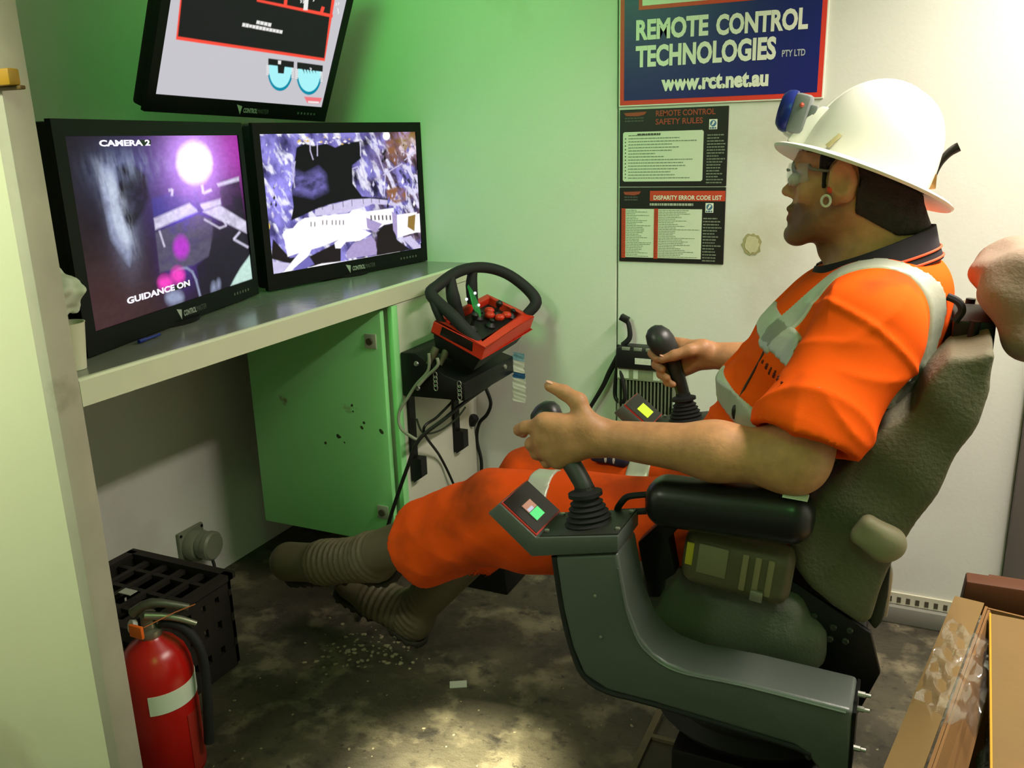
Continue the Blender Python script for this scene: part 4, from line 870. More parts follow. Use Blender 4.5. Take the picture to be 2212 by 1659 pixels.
    for k in range(6):
        t = k/6; r_ = .044-.020*t; rad += [(r_, .012+H*.62*t), (r_-.006, .012+H*.62*(t+.08))]
    rad += [(.021, H*.78), (.028, H*.80), (.028, H*.88), (.017, H*.93), (.016, H)]
    j.lathe([r_ for r_ in rad], g0, ax, 24); j.build('joystick_bellows', m_rub, c, smooth=True)
    h0 = g1; h1 = np.array([-.536, 1.287, .885])+D; h2 = aty(1181, 900, 1.300)+D
    if far: h1 = np.array([-.488, 1.893, .862]); h2 = np.array([-.510, 1.886, .897])
    MB().tube([g0+ax*.8, h0, h0*.5+h1*.5, h1], [.016, .015, .016, .017], 14, smooth=4).build('joystick_stem', mat('joystick_grey', lin(44, 48, 44), .5), c, smooth=True)
    dn = (h2-h1)/np.linalg.norm(h2-h1)
    ks = 1.0 if far else .8
    hax = (aty(1427, 728, 1.88)-aty(1478, 800, 1.88)) if far else dn+np.array([-.6, -.2, .2])
    kh = 1.45 if far else .8
    MB().lathe([(r_*ks*(.88 if far else 1), h_*kh) for r_, h_ in ((.0001, -.034), (.016, -.030), (.026, -.016), (.031, 0), (.030, .012), (.022, .024), (.010, .030), (.0001, .031))], h2, hax, 20, sx=1.15, sy=.9).build('joystick_head', mat('joystick_head', lin(40, 43, 42), .35), c, smooth=True)
    return c
console(0, 'grey joystick console with small green and tan display, nearer arm of the chair', False)
console(.665, 'grey joystick console with lit yellow display on the far side of the chair', True)

# ================================================================== fire extinguisher
fe = thing('fire_extinguisher', (-1.432, 1.185, 0), 'red fire extinguisher with white band standing by the partition', 'extinguisher')
ec = (-1.432, 1.185, .0005); m_fer = mat('extinguisher_red', lin(176, 20, 14), .28, var=.06, spec=.5)
R_ = .077
MB().lathe([(.0001, 0), (R_*.9, 0), (R_, .010), (R_, .245), (R_*.97, .272), (R_*.86, .300), (R_*.64, .322), (R_*.36, .337), (.022, .345), (.0001, .345)], ec, seg=40).build('cylinder', m_fer, fe, smooth=True)
def band(z0, z1, a0, a1, r_, m_, nm, n=20):
    mb = MB(); vs = []
    for i in range(n+1):
        t = a0+(a1-a0)*i/n
        for rr_, zz in ((r_, z0), (r_, z1), (r_-.0012, z1), (r_-.0012, z0)): vs.append((ec[0]+rr_*math.cos(t), ec[1]+rr_*math.sin(t), zz))
    fs = [(4*i+k, 4*i+4+k, 4*i+4+(k+1) % 4, 4*i+(k+1) % 4) for i in range(n) for k in range(4)]+[(0, 1, 2, 3), (4*n, 4*n+3, 4*n+2, 4*n+1)]
    mb.add(vs, fs); return mb.build(nm, m_, fe, smooth=True)
rd = math.radians
band(.195, .240, rd(-58), rd(70), R_+.0012, mat('band_white', lin(206, 220, 200), .5), 'white_band'); band(.02, .165, rd(-2), rd(62), R_+.0012, mat('label_red', lin(150, 40, 30), .4, var=.5, scale=160, stretch=(1, 1, 8)), 'instruction_label')
m_chr = mat('valve_metal', lin(150, 148, 132), .3, .7)
MB().lathe([(.024, 0), (.026, .006), (.026, .016), (.016, .020), (.015, .048), (.018, .052), (.0001, .053)], (ec[0], ec[1], .343), seg=18).build('valve', m_chr, fe, smooth=True)
MB().tube([(ec[0]+.004, ec[1]-.01, .396), (ec[0]+.045, ec[1]+.022, .385), (ec[0]+.085, ec[1]+.05, .362)], [.010, .008, .006], 10, smooth=3).build('carry_handle', m_chr, fe, smooth=True)
MB().tube([(ec[0]-.02, ec[1]-.02, .402), (ec[0]+.02, ec[1]+.0, .425), (ec[0]+.075, ec[1]+.045, .402)], [.011, .010, .007], 10, smooth=3).build('squeeze_lever', mat('lever_dull', lin(96, 98, 86), .4, .5), fe, smooth=True)
MB().box((ec[0]-.012, ec[1]-.042, .360), (ec[0]+.024, ec[1]-.034, .388), M=None).build('seal_tag', mat('tag_orange', lin(226, 104, 28), .55), fe, bevel=.002)
MB().tube([(ec[0]+.024, ec[1]-.034, .385), (ec[0]+.06, ec[1]+.02, .40), (ec[0]+.09, ec[1]+.05, .41)], .0012, 6).build('seal_cord', mat('cord_orange', lin(190, 110, 60), .6), fe)
MB().lathe([(.014, 0), (.014, .010), (.0001, .011)], (ec[0]-.018, ec[1]-.02, .372), (-.3, -.8, .3), 14).build('gauge', mat('gauge_white', lin(190, 190, 186), .4), fe, smooth=True)
MB().tube([(ec[0]+.018, ec[1]+.012, .372), (ec[0]+.06, ec[1]+.035, .355), (ec[0]+.092, ec[1]+.045, .30), (ec[0]+.098, ec[1]+.04, .20), (ec[0]+.095, ec[1]+.03, .08)], .011, 10, smooth=5).build('hose', m_rub, fe, smooth=True)

# ================================================================== dark plastic crate behind it
crt = thing('milk_crate', (-1.66, 1.40, 0), 'dark brown plastic crate on the floor behind the extinguisher', 'crate')
m_crt = mat('crate_plastic', lin(34, 30, 24), .6, var=.2, scale=12)
kx0, kx1, ky0, ky1, kz = -1.92, -1.575, 1.275, 1.575, .262
for (x0, y0, x1, y1, nm) in ((kx0, ky0, kx1, ky0+.012, 'side'), (kx0, ky1-.012, kx1, ky1, 'side'), (kx0, ky0+.012, kx0+.012, ky1-.012, 'side'), (kx1-.012, ky0+.012, kx1, ky1-.012, 'side')):
    w_ = MB(); horiz = (x1-x0) > (y1-y0)
    for zz in (.012, .085, .16, .228): w_.box((x0, y0, zz), (x1, y1, min(zz+.050, kz)))
    nn = 6
    for k in range(nn):
        f0 = k/(nn-1)
        if horiz: xx = x0+(x1-x0-.034)*f0; w_.box((xx, y0+.001, .012), (xx+.034, y1-.001, kz-.002))
        else: yy = y0+(y1-y0-.034)*f0; w_.box((x0+.001, yy, .012), (x1-.001, yy+.034, kz-.002))
    w_.build(nm, m_crt, crt)
rm = MB()
for (a, b) in (((kx0-.01, ky0-.01), (kx1+.01, ky0+.016)), ((kx0-.01, ky1-.016), (kx1+.01, ky1+.01)), ((kx0-.01, ky0), (kx0+.016, ky1)), ((kx1-.016, ky0), (kx1+.01, ky1))): rm.box((*a, kz-.004), (*b, kz+.012))
rm.build('rim', m_crt, crt)
gr = MB()
for k in range(5): gr.box((kx0+.06+k*.065, ky0+.01, kz-.012), (kx0+.076+k*.065, ky1-.01, kz))
for k in range(3): gr.box((kx0+.01, ky0+.07+k*.08, kz-.013), (kx1-.01, ky0+.084+k*.08, kz-.001))
gr.build('lattice_top', m_crt, crt)
MB().box((kx0+.004, ky0+.004, .0006), (kx1-.004, ky1-.004, .012)).build('base', m_crt, crt)
pq = atz(276, 1278, kz+.014)
tag(MB().box((pq[0]-.02, pq[1]-.012, kz+.0125), (pq[0]+.02, pq[1]+.012, kz+.0145)).build('paper_scrap', mat('scrap_white', lin(180, 184, 170), .7), None), 'small white scrap lying on top of the dark crate', 'scrap')
# ================================================================== round wall fitting with cable
so = thing('wall_socket', (XL, 1.86, .10), 'grey round socket outlet on a square plate, low on the wall', 'socket')
s_ = atx(410, 1178, XL+.012); m_so = mat('socket_grey', lin(118, 124, 104), .45, var=.08)
sy, sz = float(s_[1])+.012, float(s_[2])-.002
MB().box((XL, sy-.052, sz-.055), (XL+.014, sy+.052, sz+.055)).build('base_plate', m_so, so, bevel=.004)
MB().lathe([(.050, 0), (.050, .028), (.044, .036), (.0001, .036)], (XL+.012, sy+.002, sz), (1, 0, 0), 28).build('collar', m_so, so, smooth=True)
MB().lathe([(.043, 0), (.043, .022), (.046, .024), (.046, .040), (.040, .046), (.0001, .047)], (XL+.045, sy+.008, sz+.002), (1, .1, 0), 28).build('plug_cap', m_so, so, smooth=True)
for dy, dz in ((-.044, -.046), (-.044, .046), (.044, .046)): MB().lathe([(.0001, .003), (.005, .003), (.005, 0)], (XL+.013, sy+dy, sz+dz), (1, 0, 0), 8).build('screw', m_stl, so)
cable('dark cable from the round wall socket down to the floor', [(XL+.075, sy+.01, sz-.04), (XL+.085, sy+.005, sz-.075), (XL+.07, sy-.01, sz-.105), (XL+.055, sy-.03, .006)], .005, m_cbl)
# ================================================================== things on the floor
ps = atz(990, 1478, .002); tag(MB().box((-.022, -.014, 0), (.022, .014, .002), M=Matrix.Translation((ps[0], ps[1], .0005))@Matrix.Rotation(.5, 4, 'Z')).build('paper_scrap', mat('scrap_white', (0, 0, 0)), None), 'small white paper scrap on the bare muddy floor', 'scrap')
h0, h1 = atz(1432, 1530), atz(1372, 1640)
ht = thing('floor_hatch', (float(h0[0])+.4, float(h0[1])-.2, 0), 'rusty steel angle frame set on the floor beneath the console', 'hatch frame')
m_rust = mat('rusty_steel', lin(96, 88, 66), .7, .2, var=.3, scale=25)
hx, hy = float(h1[0]), float(h0[1])
MB().box((hx, 1.0, .0005), (hx+.016, hy, .012)).build('angle_bar', m_rust, ht); yb_ = float(atz(1402, 1592)[1])
MB().box((hx+.016, yb_-.012, .0005), (hx+.62, yb_, .012)).build('angle_bar', m_rust, ht)
MB().box((hx+.016, 1.0, .0004), (hx+.62, yb_-.012, .004)).build('plate', mat('hatch_plate', lin(58, 52, 38), .75, var=.3, scale=18), ht)
# broken clods of dried mud
rr = random.Random(9); cl = MB()
for i in range(170):
    if i < 70: x, y = rr.uniform(-1.5, -.5), rr.uniform(1.1, 1.9)
    else: c_ = atz(rr.choice([740, 790, 840, 870]), rr.choice([1385, 1405, 1425]), 0); x, y = c_[0]+rr.gauss(0, .05), c_[1]+rr.gauss(0, .04)
    r_ = rr.uniform(.002, .0065 if i > 70 else .004); M_ = Matrix.Rotation(rr.uniform(0, 6), 3, 'Z')
    cl.ball((x, y, r_*.25), (r_*rr.uniform(.8, 1.8), r_, r_*.4), 6, M=M_)
tag(cl.build('mud_clods', mat('dry_mud', lin(140, 132, 104), .9, var=.25, scale=40), None), 'crumbled clods of dried mud scattered on the floor', 'mud', kind='stuff')

# ================================================================== cardboard cartons at right
m_crd = mat('cardboard', lin(116, 92, 50), .8, var=.10, scale=7, bump=.06, bscale=60, dark=lin(140, 100, 56), dscale=5, dlo=.6, dhi=.78)
m_crdi = mat('cardboard_inner', lin(122, 88, 48), .85, var=.12, scale=9)
m_film = mat('plastic_film', lin(205, 208, 205), .12, transmission=.9, alpha=.32, spec=.7, bump=.5, bscale=22)
m_brn = mat('brown_board', lin(82, 44, 16), .65, var=.15, scale=14)
BZT = .45
cx0 = atz(1910, 1659, BZT); cx1 = atz(2062, 1292, BZT)
bd = cx1-cx0; bd[2] = 0; bl = np.linalg.norm(bd); bd /= bl; bn = np.array([bd[1], -bd[0], 0])      # along the carton, and across to the right
def cb_(s, t, z): return cx0+bd*s+bn*t+np.array([0, 0, z-BZT])
def slab(pts, ext, m_, nm, par): return MB().prism(pts, ext).build(nm, m_, par)
car = thing('open_carton', cb_(.2, .1, 0), 'long open cardboard carton with folded flap and plastic wrap inside', 'carton')
S0, S1c = -.28, bl
slab([cb_(S0, .0, BZT), cb_(S1c, .0, BZT), cb_(S1c, .052, BZT), cb_(S0, .046, BZT)], (0, 0, .005), m_crd, 'top_flap', car)
slab([cb_(S0, .050, .002), cb_(S1c, .054, .002), cb_(S1c, .059, .002), cb_(S0, .055, .002)], (0, 0, BZT-.003), m_crdi, 'side_wall', car)
slab([cb_(S1c-.006, .0592, .002), cb_(S1c-.001, .0592, .002), cb_(S1c-.001, .365, .002), cb_(S1c-.006, .365, .002)], (0, 0, BZT-.004), m_crdi, 'end_wall', car)
slab([cb_(S0, .3655, .002), cb_(S1c, .3655, .002), cb_(S1c, .3705, .002), cb_(S0, .3705, .002)], (0, 0, BZT-.004), m_crdi, 'side_wall', car)
slab([cb_(S0, .0555, .002), cb_(S1c-.0065, .0595, .002), cb_(S1c-.0065, .365, .002), cb_(S0, .365, .002)], (0, 0, .006), m_crdi, 'bottom', car)
slab([cb_(S0, .0555, BZT-.002), cb_(S1c-.01, .0600, BZT-.002), cb_(S1c-.01, .088, BZT-.060), cb_(S0, .094, BZT-.060)], (.004, 0, .0), m_crdi, 'inner_flap', car)
# black item wrapped in film lying in the carton
wr = thing('wrapped_bundle', cb_(.1, .11, .01), 'black bundle in crumpled clear plastic lying in the carton', 'bundle')
cb0 = cb_(-.1, .150, .30); cb1 = cb_(bl-.12, .140, .34)
sdf_obj('black_core', lambda p: cone(p, cb0, cb1, .040, .034)+.006*wob(p, 70, 2), np.minimum(cb0, cb1)-.07, np.maximum(cb0, cb1)+.07, .009, mat('bundle_black', lin(22, 20, 20), .5), wr)
sdf_obj('plastic_wrap', lambda p: np.abs(cone(p, cb0, cb1, .046, .040)+.007*wob(p, 95, 6)+.004*wob(p, 190, 7))-.0022, np.minimum(cb0, cb1)-.08, np.maximum(cb0, cb1)+.08, .006, mat('wrap_film', lin(150, 148, 142), .18, alpha=.38, spec=.8, bump=.4, bscale=60), wr)
# loose sheet of film over the flap
fl_ = MB(); nx, ny = 18, 12; vs = []
for i in range(nx+1):
    for k in range(ny+1):
        s = .16+.30*i/nx; t = -.004+.10*k/ny
        z = BZT+.008+.006*math.sin(i*1.3+k*.7)+.004*math.sin(k*2.1-i*.8)-(max(0, t-.055)*.55)-(.05 if t < 0 else 0)
        vs.append(cb_(s+.02*math.sin(k*.8), t, z))
fl_.add(vs, [(i*(ny+1)+k, (i+1)*(ny+1)+k, (i+1)*(ny+1)+k+1, i*(ny+1)+k+1) for i in range(nx) for k in range(ny)])
fo = fl_.build('film_sheet', m_film, None, smooth=True); tag(fo, 'loose clear plastic sheet draped over the carton flap', 'film')
car2 = thing('carton_lid', cb_(.3, .25, BZT), 'tan cardboard lid with yellow edge lying askew on the open carton', 'carton lid')
e0 = atz(2140, 1335, BZT); e1 = atz(2143, 1659, BZT)
dd = e0-e1; dd[2] = 0; dd /= np.linalg.norm(dd); dn_ = np.array([dd[1], -dd[0], 0]); f0 = e1-dd*.25; UPZ = np.array([0, 0, .0005])
slab([f0+UPZ, e0+UPZ, e0+dn_*.30+UPZ, f0+dn_*.27+UPZ], (0, 0, .009), m_crd, 'sheet', car2)
slab([f0-dn_*.0035+UPZ, e0-dn_*.0035+UPZ, e0-dn_*.0003+UPZ, f0-dn_*.0003+UPZ], (0, 0, .010), mat('yellow_edge', lin(190, 140, 20), .6), 'yellow_edge', car2)
slab([f0+dn_*.10+UPZ*20, e0+dn_*.10+UPZ*20, e0+dn_*.135+UPZ*20, f0+dn_*.135+UPZ*20], (0, 0, .0006), mat('packing_tape', lin(176, 130, 76), .3), 'tape', car2)
bw = aty(2072, 1322, float(cx1[1])+.03); bt = aty(2088, 1256, float(cx1[1])+.03); brr = aty(2212, 1348, float(cx1[1])+.03)
bo = MB(); yq = float(cx1[1])+.03
bo.prism([(bw[0], yq, bw[2]), (brr[0]+.25, yq, bw[2]), (brr[0]+.25, yq, bt[2]+.004), (bt[0], yq, bt[2])], (0, .045, 0))
bq = thing('brown_plank', (float(bw[0])+.2, yq+.02, 0), 'dark brown board standing behind the cartons', 'board')
bo.build('face_board', m_brn, bq, bevel=.004)
MB().box((bw[0]+.05, yq+.046, .0005), (brr[0]+.2, yq+.07, bt[2]-.01)).build('back_board', m_brn, bq)
# ================================================================== clutter at the left end of the shelf
m_cup = mat('cup_paper', lin(214, 212, 186), .7)
cc = thing('paper_cup', (-1.345, 1.055, SZ1), 'cream paper cup standing between the partition and the monitor', 'cup')
MB().lathe([(.0001, 0), (.022, 0), (.030, .082), (.031, .084), (.029, .084), (.021, .004), (.0001, .004)], (-1.358, 1.050, SZ1+.0006), seg=24).build('cup_wall', m_cup, cc, smooth=True)
MB().lathe([(.0001, 0), (.0268, 0), (.0268, .001), (.0001, .001)], (-1.358, 1.050, SZ1+.062), seg=20).build('drink', mat('tea', lin(70, 84, 40), .3), cc)
pp_ = thing('paper_wad', (-1.40, 1.045, SZ1+.1), 'crumpled pale green paper towel tucked above the cup', 'paper')
sdf_obj('crumple', lambda p: rbox(p, (-1.372, 1.048, 1.115), (.045, .030, .030), .012, RY(.5))+.008*wob(p, 150, 4)+.006*np.abs(wob(p, 90, 5)), (-1.44, .99, 1.05), (-1.30, 1.10, 1.18), .004, mat('towel_paper', lin(196, 200, 180), .8), pp_)
MB().box((-1.452, 1.02, SZ1+.0005), (-1.395, 1.088, 1.088)).build('paper_pack', mat('pack_card', lin(60, 56, 48), .7), pp_, bevel=.004)
pn = atz(300, 738, SZ1+.006); pn2 = atz(345, 722, SZ1+.006)
tag(MB().tube([pn, pn*.7+pn2*.3, pn*.68+pn2*.32, pn2], [.004, .004, .003, .003], 8).build('pen', mat('pen_blue', lin(24, 40, 130), .35), None, smooth=True), 'blue pen lying on the shelf below the CAMERA 2 monitor', 'pen')
# ================================================================== the operator
MY = 1.60
def skin_material():
    m = bpy.data.materials.new('skin'); m.use_nodes = True; nt = m.node_tree; n = nt.nodes; L = nt.links; b = n['Principled BSDF']
    a = n.new('ShaderNodeVertexColor'); a.layer_name = 'tint'
    tc = n.new('ShaderNodeTexCoord'); t = n.new('ShaderNodeTexNoise'); t.inputs['Scale'].default_value = 55; t.inputs['Detail'].default_value = 6
    L.new(tc.outputs['Object'], t.inputs['Vector'])
    r = n.new('ShaderNodeMapRange'); r.inputs['From Min'].default_value = .25; r.inputs['From Max'].default_value = .75; r.inputs['To Min'].default_value = .80; r.inputs['To Max'].default_value = 1.12; L.new(t.outputs['Fac'], r.inputs['Value'])
    x = n.new('ShaderNodeMix'); x.data_type = 'RGBA'; x.blend_type = 'MULTIPLY'; x.inputs['Factor'].default_value = 1; L.new(a.outputs['Color'], x.inputs['A']); L.new(r.outputs[0], x.inputs['B'])
    L.new(x.outputs['Result'], b.inputs['Base Color']); b.inputs['Roughness'].default_value = .5; b.inputs['Specular IOR Level'].default_value = .35
    bp = n.new('ShaderNodeBump'); bp.inputs['Strength'].default_value = .12; bp.inputs['Distance'].default_value = .004
    t2 = n.new('ShaderNodeTexNoise'); t2.inputs['Scale'].default_value = 160; L.new(tc.outputs['Object'], t2.inputs['Vector']); L.new(t2.outputs['Fac'], bp.inputs['Height']); L.new(bp.outputs[0], b.inputs['Normal'])
    return m
man = thing('person', (-.27, MY, .5), 'seated person in orange hi-vis workwear gripping two joysticks', 'person')
m_skin = skin_material()
def hd(u, v, y=0): p = aty(u, v, MY); return np.array([p[0], MY+y, p[2]])
HEADT = math.radians(6)
def chain(p, d, pts, rs, k=.012):
    for i in range(len(pts)-1):
        d = smin(d, cone(p, pts[i], pts[i+1], rs[i], rs[i+1]), k)
    return d
# near (left) hand, back of the hand towards the camera
NW = np.array([-.448, 1.285, .877])
near_f = [([(-.530, 1.250, .903), (-.569, 1.258, .889), (-.588, 1.276, .877), (-.590, 1.296, .864)], [.0125, .0105, .0098, .0085]),
          ([(-.532, 1.247, .879), (-.562, 1.266, .858), (-.560, 1.290, .846), (-.542, 1.305, .847)], [.0130, .0108, .0100, .0088]),
          ([(-.524, 1.251, .857), (-.556, 1.273, .840), (-.550, 1.297, .833), (-.531, 1.308, .837)], [.0122, .0102, .0095, .0085]),
          ([(-.511, 1.259, .840), (-.540, 1.278, .824), (-.536, 1.298, .820), (-.520, 1.309, .825)], [.0108, .0090, .0084, .0076])]
near_t = ([(-.466, 1.272, .900), (-.484, 1.280, .936), (-.509, 1.283, .948), (-.534, 1.281, .957)], [.018, .0145, .0118, .0092])
# far (right) hand, thumb towards the camera
FW = np.array([-.418, 1.925, .868])
far_f = [([(-.496, 1.925, .885), (-.528, 1.912, .880), (-.534, 1.888, .872), (-.520, 1.870, .864)], [.0125, .0105, .0098, .0085]),
         ([(-.498, 1.930, .863), (-.526, 1.914, .853), (-.524, 1.888, .846), (-.505, 1.869, .842)], [.0130, .0108, .0100, .0088]),
         ([(-.490, 1.928, .842), (-.516, 1.912, .830), (-.513, 1.888, .824), (-.494, 1.870, .822)], [.0122, .0102, .0095, .0085]),
         ([(-.478, 1.920, .826), (-.500, 1.906, .812), (-.497, 1.886, .807), (-.480, 1.870, .808)], [.0108, .0090, .0084, .0076])]
far_t = ([(-.425, 1.905, .886), (-.448, 1.880, .886), (-.478, 1.868, .876), (-.504, 1.862, .866)], [.017, .0140, .0118, .0092])
def hand(p, d, W, F, T):
    for pts, rs in F:
        d = smin(d, cone(p, W, pts[0], .021, rs[0]+.003), .016)
    palm = np.mean([W]+[np.array(f[0][0]) for f in F], axis=0)
    d = smin(d, ell(p, palm, (.040, .017, .036)), .02)
    d = smin(d, cone(p, W, T[0][0], .022, T[1][0]), .02); d = smin(d, cone(p, T[0][0], F[0][0][0], .015, .011), .02)
    for pts, rs in F+[T]:
        c = None
        for i in range(3):
            e = cone(p, pts[i], pts[i+1], rs[i], rs[i+1]); c = e if c is None else smin(c, e, .006)
        d = smin(d, c, .009)
    for pts, rs in F: d = smin(d, ell(p, np.array(pts[0])+np.array([0, -.003, 0]), (.0115, .0105, .0115)), .008)
    return d
NS, NE = np.array([-.060, 1.405, 1.075]), np.array([-.150, 1.300, .872]); FS, FE = np.array([-.060, 1.795, 1.075]), np.array([-.150, 1.925, .868])
EARC = hd(1828, 386)
F_, B_ = hd(1675, 312), hd(2060, 452)
HC = (F_+B_)/2; hf = (F_-B_)/np.linalg.norm(F_-B_); HL = np.linalg.norm(F_-B_)/2
roll = math.radians(11); hside = np.array([0, -1, 0]); hup = np.cross(hf, hside); hup = hup if hup[2] > 0 else -hup
hside2 = hside*math.cos(roll)+hup*math.sin(roll); hup = np.cross(hf, hside2); hup = hup if hup[2] > 0 else -hup; hside = hside2
HAX = np.stack([hf, hside, hup], 1)
def f_head(p):
    q = p.copy(); q[:, 1] = MY+np.abs(p[:, 1]-MY)*1.0        # symmetric sides
    d = ell(p, hd(1864, 335), (.096, .073, .098))
    d = smin(d, ell(p, hd(1792, 385), (.055, .062, .075)), .03)             # face mass
    d = smin(d, ell(p, hd(1790, 465), (.054, .052, .046)), .03)             # jaw
    d = smin(d, cone(q, hd(1832, 440, .054), hd(1728, 505, .020), .017, .016), .025)   # jaw line
    d = smin(d, ell(p, hd(1717, 506), (.0185, .022, .018)), .018)            # chin
    d = smin(d, ell(p, hd(1730, 462), (.020, .026, .022)), .014)             # mouth
    d = smin(d, cone(p, hd(1726, 374), hd(1707, 409), .006, .0098), .010)    # nose bridge
    d = smin(d, ell(p, hd(1702, 413), (.0108, .0105, .0088)), .006)          # nose tip
    d = smin(d, ell(q, hd(1714, 419, .010), (.0088, .0062, .0065)), .005)
    d = smin(d, cone(p, hd(1709, 449, -.019), hd(1709, 449, .019), .0058, .0058), .004)   # upper lip
    d = smin(d, cone(p, hd(1710, 470, -.017), hd(1710, 470, .017), .0068, .0068), .004)   # lower lip
    d = np.maximum(d, -cone(p, hd(1701, 460, -.022), hd(1701, 460, .022), .0030, .0030))
    d = np.maximum(d, -cone(p, hd(1697, 487, -.016), hd(1697, 487, .016), .0040, .0040))
    d = smin(d, cone(q, hd(1724, 358, .008), hd(1734, 358, .042), .0085, .008), .012)     # brow
    sock = ell(q, hd(1722, 384, .030), (.013, .017, .012)); d = -smin(-d, sock, .008)
    d = smin(d, ell(q, hd(1756, 412, .047), (.018, .012, .015)), .02)        # cheekbone
    # ear
    e = np.array([[.93, -.32, .18], [.34, .94, 0], [-.17, .06, .98]]).T
    ear = ell(q, EARC+np.array([.002, .085, 0]), (.022, .0105, .035), e)
    ear = np.maximum(ear, -ell(q, EARC+np.array([-.002, .0955, .004]), (.0135, .0075, .023), e))
    ear = smin(ear, ell(q, EARC+np.array([-.009, .081, -.028]), (.009, .008, .011)), .008)
    ear = smin(ear, ell(q, EARC+np.array([-.016, .084, -.006]), (.005, .007, .009)), .005)
    d = smin(d, ear, .005)
    d = smin(d, cone(p, hd(1868, 420), hd(1892, 570), .058, .064), .03)     # neck
    d = smin(d, cone(p, hd(1915, 440), hd(1945, 545), .044, .054), .03)      # nape
    d = smin(d, ell(p, hd(1782, 540), (.010, .010, .012)), .025)              # throat
    c = (p-HC.astype(np.float32))@hup.astype(np.float32)
    dm = ell(p, HC+hup*.006, (.098, .083, .130), HAX)
    return np.where(c > .002, np.maximum(d, dm), d)
def f_body(p):
    d = f_head(p)
    d = smin(d, ell(p, (-.085, MY, 1.03), (.085, .16, .11)), .05)            # chest under the shirt
    d = smin(d, ell(p, (-.17, MY, .84), (.085, .14, .14)), .05)
    d = smin(d, ell(p, (-.25, MY, .68), (.09, .15, .085)), .05)              # pelvis
    for S_, E_, W_ in ((NS, NE, NW), (FS, FE, FW)):
        s = np.sign(S_[1]-MY)
        d = smin(d, cone(p, (-.07, MY+s*.06, 1.085), S_, .050, .044), .04)
        d = smin(d, cone(p, S_, E_, .046, .045), .03)
        d = smin(d, ell(p, E_*.96+S_*.04+np.array([.004, 0, -.004]), (.044, .040, .044)), .03)
        m1 = E_*.62+W_*.38
        d = smin(d, cone(p, E_, m1, .043, .042), .03); d = smin(d, cone(p, m1, W_, .042, .0285), .03)
    d = hand(p, d, NW, near_f, near_t); d = hand(p, d, FW, far_f, far_t)
    return d
def skin_tint(v):
    base = np.array(lin(196, 142, 100)); beard = np.array(lin(92, 66, 50)); c = np.tile(base, (len(v), 1))
    d1 = np.minimum(np.linalg.norm((v-hd(1735, 492))*np.array([1, .75, 1]), axis=1)/.075, 9)
    m1 = np.clip(1.25-d1, 0, 1)*(v[:, 2] < hd(1700, 435)[2])
    jl = np.linalg.norm((v-hd(1800, 455))*np.array([1, .0, 1]), axis=1)/.05; m2 = np.clip(1.1-jl, 0, 1)*(np.abs(v[:, 1]-MY) > .03)*(v[:, 2] > 1.12)*(v[:, 2] < 1.29)
    mm = np.maximum(np.clip(m1*1.6, 0, 1)*.8, np.clip(m2*1.2, 0, 1)*.6)[:, None]; c = c*(1-mm)+beard*mm
    br = (np.linalg.norm((v-np.array([hd(1722, 360)[0], MY, hd(1722, 360)[2]]))*np.array([1, .35, 1.6]), axis=1) < .018)[:, None]; c = np.where(br, beard*.7, c)
    lip = (np.linalg.norm((v-hd(1706, 461))*np.array([1, .5, 1]), axis=1) < .0125)[:, None]; c = np.where(lip, np.array(lin(150, 84, 70)), c)
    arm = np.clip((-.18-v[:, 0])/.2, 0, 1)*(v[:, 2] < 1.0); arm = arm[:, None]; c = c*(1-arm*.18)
    return c
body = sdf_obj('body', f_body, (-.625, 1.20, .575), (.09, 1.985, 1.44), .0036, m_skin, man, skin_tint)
# nails
m_nail = mat('nail', lin(206, 160, 134), .35)
for pts, rs in (near_t, far_t):
    a, b = np.array(pts[2]), np.array(pts[3]); dd_ = (b-a)/np.linalg.norm(b-a); c = b-dd_*.002+np.array([0, -.0025, .0078])
    MB().ball(c, (.0075, .0052, .0018), 10, M=Matrix.Rotation(math.radians(18), 3, 'Y')).build('thumb_nail', m_nail, man, smooth=True)
# eyes
for s in (-1, 1):
    c = hd(1724, 386, s*.031); MB().ball(c, .0118, 16).build('eye', mat('eye_white', lin(200, 190, 180), .2), man, smooth=True)
    MB().ball(c+np.array([-.0092, 0, 0]), (.0032, .0055, .0055), 12).build('iris', mat('iris_dark', lin(46, 34, 26), .15), man, smooth=True)
# hair: sides and back below the helmet
def f_hair(p):
    d = f_head(p)-.0055+.0022*wob(p, 260, 3)
    c = (p-HC.astype(np.float32))@hup.astype(np.float32)
    back = hd(1858, 400)[0]-p[:, 0]; low = (hd(1880, 500)[2]+.55*np.clip(hd(1950, 400)[0]-p[:, 0], 0, 1))-p[:, 2]
    side = np.maximum(back, low)
    burn = np.maximum(np.abs(p[:, 0]-hd(1800, 350)[0])-.009, hd(1806, 402)[2]-p[:, 2])
    rim = np.maximum(-.022-c, hd(1780, 350)[0]-p[:, 0])
    m_ = np.minimum(np.minimum(side, burn), rim)
    cut = np.minimum(ell(p, EARC+np.array([0, -.080, 0]), (.026, .045, .040)), ell(p, EARC+np.array([0, .080, 0]), (.026, .045, .040)))
    return np.maximum(np.maximum(np.maximum(d, m_), -cut), c-.004)
sdf_obj('hair', f_hair, (-.25, 1.50, 1.13), (.05, 1.70, 1.40), .0035, mat('dark_hair', lin(34, 26, 22), .7, var=.4, scale=120, bump=.5, bscale=300), man)
